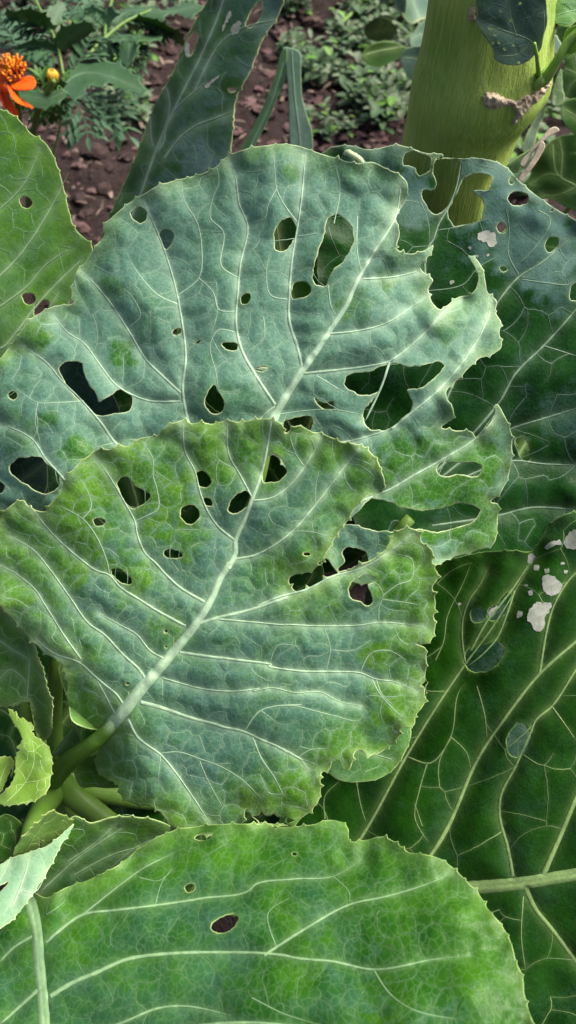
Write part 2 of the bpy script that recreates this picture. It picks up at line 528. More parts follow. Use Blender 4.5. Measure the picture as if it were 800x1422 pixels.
def leaf(parent, outline, plane, kindname, name='leaf', label=None, holes=(), midrib=None, ribw=(10, 3), veins=(), twigs=(), folds=(),
         droop=0.0, ruffle=0.002, wave=0.003, quilt=0.0018, quilt2=0.0003, qs=16, cell=26, netw=(0.6, 1.4), tooth=(22, 3.0), step=5.0, seed=1,
         bloom=(0.8, 0.5, 0.9, 45), patches=(), margin=(1.1, 11, 0.22), thick=0.00035, netfade=(0.2, 0.8), patch_holes=(), net=True, halo=0.5, vscale=1.0):
    rng = random.Random(seed)
    O = pts(outline) if isinstance(outline, str) else np.asarray(outline, float)
    O = catmull(O, 3.0, True)
    if area2(O) < 0: O = O[::-1].copy()
    # toothed edge
    d = np.roll(O, -1, 0) - np.roll(O, 1, 0); d /= np.linalg.norm(d, axis=1)[:, None] + 1e-9
    outn = np.stack([d[:, 1], -d[:, 0]], 1)
    if tooth:
        Ls = np.concatenate([[0], np.cumsum(np.linalg.norm(np.diff(O, axis=0), axis=1))])
        amp = np.zeros(len(O)); pos = rng.uniform(0, tooth[0])
        while pos < Ls[-1]:
            a = tooth[1] * rng.uniform(0.35, 1.25); wd = rng.uniform(4.5, 9)
            k = int(np.argmin(np.abs(Ls - pos)))
            amp[k] += a                                        # one sharp point
            amp += a * 0.35 * np.exp(-((Ls - Ls[k]) / wd) ** 2)
            pos += tooth[0] * rng.uniform(0.5, 1.5)
        O = O + outn * (amp + 0.5 * nz(O, 6, seed))[:, None]
    loops = [O]
    for hs in holes:
        H = pts(hs) if isinstance(hs, str) else np.asarray(hs, float)
        H = catmull(H, 2.5, True)
        am = min(1.7, 0.07 * float(np.ptp(H, axis=0).max()))
        H = H + am * np.stack([1.3 * nz(H, 10, seed + 1) + 0.6 * nz(H, 4, seed + 3), 1.3 * nz(H, 10, seed + 2) + 0.6 * nz(H, 4, seed + 4)], 1)
        loops.append(H)
    S = Surf(plane, folds, droop, ruffle, wave, seed * 1.7)
    S.kedge = kd_of(O)
    rib = catmull(pts(midrib), 3, False) if midrib else None
    S.rib = kd_of(rib) if rib is not None else None
    mains = [(pts(v[0]), v[1] * vscale, v[2] * vscale) for v in veins]
    smalls = [(pts(v[0]),) + tuple(v[1:]) for v in twigs]
    MP = [rib] if rib is not None else []
    MP += [catmull(v[0], 3, False) for v in mains]
    S.kmain = kd_of(np.vstack(MP)) if MP else None
    SP = MP + [catmull(v[0], 3, False) for v in smalls]
    ksnap = kd_of(np.vstack(SP)) if SP else None
    bx = (O[:, 0].min(), O[:, 1].min(), O[:, 0].max(), O[:, 1].max())
    E = network(S, loops, cell, rng, ksnap, bx) if net else []
    NP = [catmull(v[0], 3, False) for v in smalls]
    curves = []
    for a, b in E:
        L = np.linalg.norm(b - a); k = max(2, int(L / 5))
        t = np.linspace(0, 1, k + 1)[:, None]
        nn = np.array([-(b - a)[1], (b - a)[0]]) / L
        bow = rng.uniform(-0.13, 0.13) * L
        q = a + (b - a) * t + nn * (bow * np.sin(math.pi * t)) + 0.5 * np.array([[rng.uniform(-1, 1), rng.uniform(-1, 1)] for _ in t]) * (np.sin(math.pi * t))
        curves.append(q); NP.append(q)
    S.knet = kd_of(np.vstack(NP)) if NP else None
    S.quilt, S.quilt2, S.qs, S.qs2 = quilt, quilt2, qs, cell * 0.26
    # blade points
    g = []
    y, row = bx[1], 0
    while y < bx[3]:
        x = bx[0] + (row % 2) * step / 2
        while x < bx[2]:
            g.append((x + rng.uniform(-0.2, 0.2) * step, y + rng.uniform(-0.2, 0.2) * step)); x += step
        y += step * 0.87; row += 1
    g = np.array(g)
    g = g[inside(g, loops)]
    kb = kd_of(np.vstack(loops))
    if len(g): g = g[kd_dist(kb, g) > 0.55 * step]
    allp, edges, o = [], [], 0
    for Lp in loops:
        n = len(Lp); allp.append(Lp)
        edges += [(o + i, o + (i + 1) % n) for i in range(n)]; o += n
    ring = []
    for Lp in loops:                                           # a second row of points just inside every edge keeps the pale rim thin
        dd = np.roll(Lp, -1, 0) - np.roll(Lp, 1, 0); dd /= np.linalg.norm(dd, axis=1)[:, None] + 1e-9
        nn = np.stack([dd[:, 1], -dd[:, 0]], 1)
        for sg in (1.7, -1.7): ring.append(Lp + nn * sg)
    ring = np.vstack(ring)
    ring = ring[inside(ring, loops)]
    ring = ring[kd_dist(kb, ring) > 1.1]
    allp.append(ring)
    vp = [q for q in (SP + curves)]
    if vp:
        vp = np.vstack([q[::2] if len(q) > 6 else q for q in vp])
        vp = vp[inside(vp, loops)]
        if len(vp): vp = vp[kd_dist(kb, vp) > 2.6]
        if len(vp) and len(g): g = g[kd_dist(kd_of(vp), g) > 0.4 * step]
        allp.append(vp)
    allp.append(g)
    allp = np.vstack(allp)
    r = delaunay_2d_cdt([Vector(p) for p in allp], edges, [], 0, 0.05)
    Q = np.array([tuple(p) for p in r[0]])
    F = np.array([t for t in r[2] if len(t) == 3])
    F = F[inside(Q[F].mean(1), loops)]
    used = np.unique(F); remap = -np.ones(len(Q), int); remap[used] = np.arange(len(used))
    Q, F = Q[used], remap[F]
    V = S.world(Q)
    F = face_to_cam(V, F)
    # look: wax bloom, vein halo, pale margin
    e = kd_dist(S.kedge, Q)
    er = kd_dist(kb, Q)
    b0, bn, be, bw = bloom
    bl = b0 + bn * (nz(Q, 85, seed + 20) + 0.7 * nz(Q, 30, seed + 30)) - be * (1 - sstep(e, 0, bw))
    for (px, py, pr, st) in patches:
        dd = np.hypot(Q[:, 0] - px, Q[:, 1] - py) / pr + 0.55 * nz(Q, 16, seed + 40)
        bl -= st * (1 - sstep(dd, 0.45, 1.0))
    hl = np.zeros(len(Q))
    if S.kmain is not None: hl = np.maximum(hl, halo * np.exp(-kd_dist(S.kmain, Q) / 5.0))
    if S.knet is not None: hl = np.maximum(hl, 0.3 * halo * np.exp(-(kd_dist(S.knet, Q) / 2.5) ** 2))
    mg = np.maximum(np.exp(-(er / margin[0]) ** 2) * np.clip(0.8 + 1.0 * nz(Q, 14, seed + 60), 0.3, 1), margin[2] * np.exp(-e / margin[1]) * (0.8 + 0.7 * nz(Q, 35, seed + 50)))
    look = np.clip(np.stack([bl, hl, mg], 1), 0, 1)
    org = S.world(rib[:1])[0] if rib is not None else V.mean(0)
    ob = mesh_obj(name, V, F, [M[kindname], M[kindname + '_rim']], parent, org, True, {'look': look})
    if label: ob['label'] = label
    md = ob.modifiers.new('thickness', 'SOLIDIFY')
    md.thickness = thick; md.offset = -1; md.material_offset_rim = 1; md.use_quality_normals = False
    vm = M[kindname + '_vein']
    if rib is not None:
        v, f, lk = vein_mesh(S, rib[::2] if len(rib) > 6 else rib, ribw[0], ribw[1], 0.0001, 0.9, 0.9, 9, 0.2, 4.0, 0.035)
        mesh_obj('midrib', v, face_to_cam(v, f), vm, ob, None, True, {'look': lk})
    for vn in mains:
        w0, w1 = vn[1], vn[2]
        v, f, lk = vein_mesh(S, vn[0], w0, w1, 0.00025, 1.0, 0.8, 5)
        if len(v): mesh_obj('vein', v, face_to_cam(v, f), vm, ob, None, True, {'look': lk})
    NV, NF, NL, o = [], [], [], 0
    for vn in smalls:
        v, f, lk = vein_mesh(S, vn[0], vn[1] * 0.85, vn[2] * 0.85, 0.0001, 0.85, 0.55, 5, 0.06)
        if len(v): NV.append(v); NL.append(lk); NF += [tuple(i + o for i in q) for q in f]; o += len(v)
    for q in curves:
        w = rng.uniform(*netw); fd = rng.uniform(*netfade)
        v, f, lk = vein_mesh(S, q, w, w * rng.uniform(0.6, 1.0), 0.00008, fd, fd * rng.uniform(0.6, 1.0), 3, 0.08, 5.0)
        if len(v): NV.append(v); NL.append(lk); NF += [tuple(i + o for i in t) for t in f]; o += len(v)
    if NV:
        NV = np.vstack(NV)
        vo = mesh_obj('vein_network', NV, face_to_cam(NV, NF), vm, ob, None, True, {'look': np.vstack(NL)})
        vo['kind'] = 'stuff'
    for ph in patch_holes:                                     # dry papery windows left by grubs
        H = catmull(pts(ph), 1.8, True)
        H = H + 2.6 * np.stack([nz(H, 4, seed + 1), nz(H, 4, seed + 2)], 1)
        c = H.mean(0)
        rings = [c[None]] + [c + (H - c) * k for k in (0.35, 0.7, 1.0)]
        VV = [S.world(rings[0], 0.0003)] + [S.world(q, 0.0003) for k, q in enumerate(rings[1:])]
        n = len(H); VV = np.vstack(VV); ff = [(0, 1 + i, 1 + (i + 1) % n) for i in range(n)]
        for k in range(2):
            ff += [(1 + k * n + i, 1 + k * n + (i + 1) % n, 1 + (k + 1) * n + (i + 1) % n, 1 + (k + 1) * n + i) for i in range(n)]
        VV[1:] += 0.00006 * np.array([noise.noise(Vector(p) * 900) for p in VV[1:]])[:, None] * S.n
        mesh_obj('dry_patch', VV, face_to_cam(VV, ff), M['papery'], ob)
    return ob, S

def ell(cx, cy, rx, ry=None, rot=0.0, n=9):
    ry = ry or rx
    a = np.arange(n) * 2 * math.pi / n
    x, y = rx * np.cos(a), ry * np.sin(a)
    c, s = math.cos(rot), math.sin(rot)
    return np.stack([cx + x * c - y * s, cy + x * s + y * c], 1)

def tl(code, x, y):
    ox, oy, k = TILE[code]
    return ox + x / k, oy + y / k


# ------------------------------------------------------------------ the ground
def ground_material():
    t = NT('soil')
    oc = t.n('ShaderNodeTexCoord').outputs['Object']
    n1, n2, n3 = t.noise(6, 5, 0.6, oc), t.noise(40, 6, 0.65, oc), t.noise(220, 4, 0.7, oc)
    c = t.mix(t.ramp(n1, 0.35, 0.65), (0.026, 0.018, 0.017, 1), (0.055, 0.037, 0.035, 1))
    c = t.mix(t.ramp(n2, 0.45, 0.7), c, (0.035, 0.022, 0.02, 1))
    c = t.mix(t.ramp(n3, 0.62, 0.75), c, (0.26, 0.20, 0.17, 1))
    h = t.math('ADD', n2, t.math('MULTIPLY', n3, 0.4))
    return t.surf(c, 0.9, t.bump(h, 0.9, 0.02), 0, None, 0.15)
M['soil'] = ground_material()
M['clod'] = plain_material('soil_clod', (0.03, 0.021, 0.02, 1), (0.07, 0.047, 0.045, 1), 30, 0.95, 0, 0.8, 0.004, 0.1, None, (0.05, 0.03, 0.028, 1))
M['clod_red'] = plain_material('red_clod', (0.085, 0.05, 0.05, 1), (0.16, 0.10, 0.098, 1), 25, 0.95, 0, 0.8, 0.004, 0.1)
M['litter'] = plain_material('litter', (0.26, 0.20, 0.16, 1), (0.07, 0.05, 0.045, 1), 50, 0.85, 0.1, 0.5, 0.001, 0.1)

def gz(x, y):
    v = Vector((x * 2.2, y * 2.2, 0.3))
    return 0.035 * noise.noise(v) + 0.018 * noise.noise(v * 3.7) + 0.008 * noise.noise(v * 11)

def ground():
    def axis(a, b, s, far):
        c = list(np.arange(a, b, s))
        st, x = s, c[-1]
        hi = []
        while x < far: st *= 1.35; x += st; hi.append(x)
        st, x = s, c[0]; lo = []
        while x > -far: st *= 1.35; x -= st; lo.append(x)
        return lo[::-1] + c + hi
    X, Y = axis(-1.3, 1.3, 0.018, 120), axis(-0.2, 2.9, 0.018, 120)
    V = [(x, y, gz(x, y) if abs(x) < 6 and abs(y) < 8 else 0) for y in Y for x in X]
    nx = len(X)
    F = [(j * nx + i, j * nx + i + 1, (j + 1) * nx + i + 1, (j + 1) * nx + i) for j in range(len(Y) - 1) for i in range(nx - 1)]
    o = mesh_obj('ground', V, F, M['soil'], None, (0, 0, 0))
    tag(o, kind='structure')
ground()

def merge(list_vf):
    V, F, o = [], [], 0
    for v, f in list_vf:
        V.append(np.asarray(v)); F += [tuple(i + o for i in q) for q in f]; o += len(v)
    return np.vstack(V), F

bm = bmesh.new(); bmesh.ops.create_icosphere(bm, subdivisions=2, radius=1)
ICO_V = np.array([v.co[:] for v in bm.verts]); bm.verts.ensure_lookup_table()
ICO_F = [tuple(v.index for v in f.verts) for f in bm.faces]; bm.free()

def lump(c, r, rng, rough=0.95, squash=0.55):
    sd = rng.uniform(0, 100)
    k = np.array([1 + rough * noise.noise(Vector(v) * 1.3 + Vector((sd, 0, 0))) + 0.4 * rough * noise.noise(Vector(v) * 3.5 + Vector((0, sd, 0))) for v in ICO_V])
    s = np.array([rng.uniform(0.75, 1.3), rng.uniform(0.75, 1.3), squash])
    a = rng.uniform(0, 6.28); R = np.array([[math.cos(a), -math.sin(a), 0], [math.sin(a), math.cos(a), 0], [0, 0, 1]])
    return (ICO_V * k[:, None] * s) @ R.T * r + np.asarray(c), ICO_F

def clods():
    rng = random.Random(4)
    A, B = [], []
    for i in range(3600):
        x, y = rng.uniform(-1.15, 0.55), rng.uniform(0.75, 2.6)
        r = 0.003 + 0.018 * rng.random() ** 4
        (B if rng.random() < 0.25 else A).append(lump((x, y, gz(x, y) + r * 0.25), r, rng))
    # the larger reddish lumps beside the leek
    for (px, py, r) in [(385, 95, 17), (372, 62, 13), (388, 40, 12), (440, 145, 20), (425, 180, 18), (478, 172, 15), (455, 205, 15), (400, 175, 14), (345, 150, 14), (330, 185, 11), (360, 120, 9), (500, 190, 10), (378, 200, 12), (300, 60, 9), (60, 190, 9), (110, 240, 10), (130, 270, 9), (95, 225, 8), (75, 205, 7)]:
        g = ground_at(px, py); d = np.linalg.norm(g - CAM)
        B.append(lump((g[0], g[1], gz(g[0], g[1]) + 0.004), 0.62 * r * d / FOC, rng, 0.8, 0.45))
    for nm, L, m in (('soil_clods', A, 'clod'), ('reddish_soil_lumps', B, 'clod_red')):
        V, F = merge(L)
        tag(mesh_obj(nm, V, F, M[m], None, (0, 0, 0), False), 'loose crumbly brown soil clods on the bed' if m == 'clod' else 'pale reddish soil lumps scattered over the bare bed', 'soil', kind='stuff')
    L = []
    for i in range(1200):
        x, y = rng.uniform(-1.1, 0.5), rng.uniform(0.75, 2.5)
        l, w, a = rng.uniform(0.004, 0.016), rng.uniform(0.001, 0.004), rng.uniform(0, 6.28)
        c = np.array((x, y, gz(x, y) + rng.uniform(0.004, 0.02)))
        u = np.array((math.cos(a), math.sin(a), rng.uniform(-0.3, 0.3))) * l; v = np.array((-math.sin(a), math.cos(a), rng.uniform(-0.4, 0.4))) * w
        n = np.array((0, 0, w * 0.4))
        L.append(([c - u - v, c - u + v, c + v * 1.2 + n, c - v * 1.2 + n, c + u + v * 0.6, c + u - v * 0.6], [(0, 1, 2, 3), (3, 2, 4, 5)]))
    V, F = merge(L)
    tag(mesh_obj('plant_litter', V, F, M['litter'], None, (0, 0, 0), False), 'dry straw coloured plant litter strewn on the soil', 'litter', kind='stuff')
clods()

# low weeds that cover the bed behind the leek
def weed_mat(name, a, b):
    return plain_material(name, a, b, 25, 0.6, 0.2, 0.3, 0.002, 0.25)
M['weed'] = weed_mat('weed', (0.055, 0.12, 0.05, 1), (0.10, 0.17, 0.085, 1))
M['weed_pale'] = weed_mat('weed_pale', (0.13, 0.18, 0.10, 1), (0.19, 0.24, 0.16, 1))
M['weed_fresh'] = weed_mat('weed_fresh', (0.09, 0.24, 0.04, 1), (0.16, 0.32, 0.06, 1))

def small_leaf(c, l, w, az, tilt, rng):
    """ovate leaflet, two halves creased along the middle, tip drooping"""
    d = np.array((math.cos(az) * math.cos(tilt), math.sin(az) * math.cos(tilt), math.sin(tilt)))
    s = np.array((-math.sin(az), math.cos(az), 0)); n = np.cross(d, s)
    if n[2] < 0: n = -n
    V = []
    prof = [(0, 0.12), (0.3, 0.85), (0.6, 1.0), (0.85, 0.6), (1.0, 0.0)]
    for t, k in prof:
        m = c + d * (l * t) - n * (0.25 * l * t * t)
        V += [m - s * w * k * 0.5 + n * 0.16 * w * k, m, m + s * w * k * 0.5 + n * 0.16 * w * k]
    F = []
    for i in range(4):
        a = i * 3
        F += [(a, a + 1, a + 4, a + 3), (a + 1, a + 2, a + 5, a + 4)]
    return V, F

def weeds():
    rng = random.Random(11)
    bins = {'weed': [], 'weed_pale': [], 'weed_fresh': []}
    def sprig(x, y, hgt, size, fresh):
        k = rng.randint(5, 9)
        base = np.array((x, y, gz(x, y)))
        lean = np.array((rng.uniform(-0.4, 0.4), rng.uniform(-0.4, 0.4), 1.0))
        for i in range(k):
            c = base + lean * hgt * (0.25 + 0.75 * i / k)
            l = size * rng.uniform(0.6, 1.3)
            key = 'weed_fresh' if rng.random() < fresh else ('weed_pale' if rng.random() < 0.4 else 'weed')
            bins[key].append(small_leaf(c, l, l * rng.uniform(0.35, 0.65), rng.uniform(0, 6.28), rng.uniform(-0.2, 0.9), rng))
    def region(poly, n, hgt, size, fresh=0.05):
        P = pts(poly); a, b = P.min(0), P.max(0); k = 0
        while k < n:
            q = (rng.uniform(a[0], b[0]), rng.uniform(a[1], b[1]))
            if not inside([q], [P])[0]: continue
            g = ground_at(*q); k += 1
            if noise.noise(Vector((g[0] * 6, g[1] * 6, 2))) < -0.22: continue
            sprig(g[0], g[1], hgt * rng.uniform(0.4, 1.2), size, fresh)
    region('FU 392,-40 480,-40 560,-60 600,0 580,60 560,120 550,160 500,165 480,120 440,120 400,100 388,40', 620, 0.05, 0.026)
    region('A3 330,300 420,280 560,330 620,390 600,560 520,640 440,620 420,540 340,460', 170, 0.05, 0.03, 0.16)
    region('A2 0,430 70,430 90,520 60,580 0,600', 36, 0.04, 0.026)
    region('A1 560,510 700,500 800,560 800,650 720,670 600,640', 60, 0.04, 0.026, 0.1)
    region('FU 0,-40 250,-60 270,0 180,60 60,70 0,60', 150, 0.05, 0.03)
    region('FU 160,60 215,60 190,150 150,150', 30, 0.05, 0.03, 0.5)
    region('FU 400,150 500,170 540,190 420,200', 26, 0.03, 0.02, 0.1)
    region('FU 560,40 820,-40 900,300 700,300', 160, 0.06, 0.03)
    for key, L in bins.items():
        V, F = merge(L)
        tag(mesh_obj('low_weeds' if key == 'weed' else ('grey_green_weeds' if key == 'weed_pale' else 'fresh_green_weeds'), V, F, M[key], None, (0, 0, 0)),
            {'weed': 'dark green low weeds covering the soil', 'weed_pale': 'grey green low weeds covering the soil', 'weed_fresh': 'bright green sprouts among the low weeds'}[key], 'weeds', kind='stuff')
weeds()
# ------------------------------------------------------------------ the big plant in the foreground
root_w = at(80, 1085, 0.52)
base_w = np.array((root_w[0], root_w[1], 0.0))
plant = empty('cabbage_plant', base_w, 'large blue green brassica plant with grub eaten waxy leaves filling the foreground', 'plant')
ROOT = (85, 1085, 0.52)

# front leaf
leaf(plant, 'A6 620,660 520,685 440,665 390,620 385,560 345,330 250,265 150,170 60,70 FU -18,815 -30,780 -25,745 T5 -10,320 5,270 65,230 78,246 128,260 140,240 165,210 195,152 240,112 265,92 310,88 330,76 350,80 '
     '390,57 440,48 452,32 515,8 B2 40,75 80,72 120,78 175,65 215,70 280,60 335,58 375,75 390,112 405,105 440,85 490,105 530,115 600,145 670,158 725,205 745,250 758,290 745,330 700,340 660,375 610,445 570,500 548,545 515,600 '
     'B4 270,150 225,190 140,220 135,245 165,270 215,258 300,210 330,205 380,180 450,150 490,120 515,80 540,48 565,38 615,50 630,90 668,120 665,160 686,215 668,255 680,310 672,360 678,400 650,462 605,462 640,480 645,530 640,600 640,660 '
     'B6 715,10 713,80 698,130 670,160 668,195 610,215 605,240 545,300 515,318 480,318 440,300 418,320 402,378 375,380 360,345 335,335 320,375 285,395 280,440 280,490 245,545 205,580 172,608 110,605 50,600 0,575 '
     'B5 770,480 700,490 660,488 610,460 590,430 575,490 520,530 430,530 340,515 305,490 260,435 180,415 140,400 110,340 75,325 35,280 40,240 60,190 110,130',
     [(160, 1003, .415), (370, 585, .385), (600, 850, .38)], 'wax', label='pale waxy blue green leaf in front with round grub holes', seed=3,
     holes=['T5 325,180 350,163 375,190 418,215 405,235 365,250 345,235 332,205', 'T5 545,155 562,148 577,160 587,180 570,195 553,185', 'T5 567,224 584,226 588,244 570,243',
            ell(*tl('T5', 528, 268), 14, 12.5, .4), 'T5 635,262 645,225 680,203 700,215 690,240 665,262', 'T5 730,165 740,112 765,102 783,118 795,155 765,178 735,178',
            'T5 258,286 275,278 292,285 288,297 265,299', 'T5 455,375 480,366 508,382 490,390 465,388', 'T5 310,420 345,430 368,460 345,462 318,445',
            'B4 358,265 375,230 400,215 455,215 455,232 430,245 445,290 440,318 425,325 405,312 365,292', ell(*tl('B4', 203, 132), 5, 2.6), ell(*tl('B3', 347, 258), 2.6, 2.2),
            ell(*tl('B3', 348, 315), 1.8), ell(*tl('B3', 220, 488), 3.6, 3), ell(*tl('B3', 206, 452), 2.6, 1.6)],
     midrib='FU 146,1016 B3 185,560 270,455 330,388 400,305 460,230 520,130 550,60 588,3 B2 178,610 205,555 205,510 235,440 265,360 300,265 325,150 338,64', ribw=(20, 2.2),
     veins=[('B3 420,238 310,178 250,140 180,95 135,47 B1 400,690 330,640 260,580 210,530 160,470 118,412', 5, 1.6), ('B3 490,148 400,95 350,50 310,5 B1 600,620 565,540 555,485 520,420 475,340 430,270 395,225', 5, 1.5),
            ('B2 200,505 140,455 100,395 75,330 55,250 20,180 10,70', 4, 1.3), ('B2 265,345 225,270 180,185 175,74', 3, 1.2), ('B2 275,360 340,350 400,310 460,235 500,170 520,118', 3, 1.2),
            ('B2 205,575 270,565 350,525 420,470 490,390 560,300 620,220 665,165', 4.5, 1.6), ('B3 470,228 550,205 660,178 800,130 B4 20,325 100,290 200,263 300,214 400,186 470,150 540,100 590,60', 6.5, 1.6),
            ('B3 540,212 650,222 800,235 B4 120,393 250,398 400,395 470,385 560,390 640,400', 3.2, 1.2), ('B3 400,335 500,350 600,362 740,383 B4 60,545 180,565 300,567 400,572 460,595 530,605 610,640', 5.5, 1.5),
            ('B3 335,430 420,455 480,470 600,480 700,470 B6 0,60 80,45 180,65 280,62 360,100 460,120', 3, 1), ('B3 255,520 330,540 430,575 540,605 B5 500,130 580,148 650,180 720,210 800,255 B6 100,285 190,330 235,385', 7, 1.5),
            ('B5 155,105 190,170 275,235 330,300 400,400 455,485', 5, 1.5), ('B3 270,430 250,400 190,345 120,270 T5 245,570 195,500 130,410 90,365 30,330', 5, 1.2), ('A6 450,300 350,160 300,80 250,0 T5 100,480 40,430 0,410', 3, 1),
            ('A6 690,560 645,495 590,450 520,390 440,320 300,270 200,190', 4.5, 1.5), ('B3 340,358 290,330 240,270 180,235 100,190', 3.2, 1), ('A6 635,600 590,510 540,420', 2.4, 1.2)],
     twigs=[('B1 450,700 440,650 395,545 340,475 240,420', 2.2, 1), ('B1 340,475 375,430 355,350 320,300', 1.8, .8), ('B1 555,485 610,460 650,435 645,350 630,300 630,230 600,180 572,152', 2, .9), ('B2 460,235 425,180 405,112', 1.6, .8),
            ('B2 500,370 505,290 515,250', 1.4, .9), ('B2 410,475 480,475 555,495', 1.4, .9), ('B4 470,385 470,330 485,285 470,250 440,230', 1.7, .8), ('B4 485,285 540,245 590,225 590,150 510,130', 1.7, .8), ('B4 485,300 560,310 620,320', 1.5, .8),
            ('B4 400,572 440,500 510,490 570,525', 2, .8), ('B4 460,595 480,650 520,690', 1.6, .8), ('B4 65,540 95,470 180,475', 1.4, .8), ('B4 275,560 290,480 265,400', 1.5, .9), ('B4 300,487 370,490 440,450', 1.4, .8),
            ('B5 590,140 640,75 700,55 800,50 B6 100,120 180,120 260,140 340,160 440,178 460,145 460,110', 2.2, 1), ('B5 615,170 640,230 690,310 730,380', 1.7, .8), ('B6 10,260 40,340 90,410 130,490', 1.8, .9),
            ('B5 275,230 340,225 420,250 500,280 580,330 650,400', 2.2, .9), ('B5 275,240 265,330', 1.3, .8), ('B5 420,260 450,330 505,430', 1.5, .8), ('B6 490,0 520,60 570,120 630,175', 1.8, .8), ('B6 190,330 240,300 310,295', 1.3, .8)],
     folds=[(172, 988, 40, 868, -0.75, 9, 100, 985), (242, 1152, 178, 1012, -0.65, 8, 150, 1070)], droop=0.010, ruffle=0.0035, wave=0.0045, quilt=0.0038, quilt2=0.0009, qs=26, cell=25, vscale=.78, netw=(.5, 1.2), netfade=(.15, .65), tooth=(21, 4.2),
     bloom=(0.85, 0.4, 0.75, 90), patches=[(140, 700, 110, .45), (320, 650, 90, .35), (60, 780, 80, .4), (100, 760, 60, .7), (40, 790, 50, .5), (230, 690, 60, .75), (265, 745, 40, .7), (300, 640, 50, .5), (180, 800, 45, .55), (150, 650, 60, .7), (60, 730, 50, .6), (560, 790, 60, 1.1), (590, 860, 40, .7),
              (520, 910, 30, .6), (550, 970, 50, .6), (420, 1100, 50, .6), (230, 880, 40, .5), (120, 890, 50, .4), (330, 600, 60, .4), (450, 610, 50, .5)])

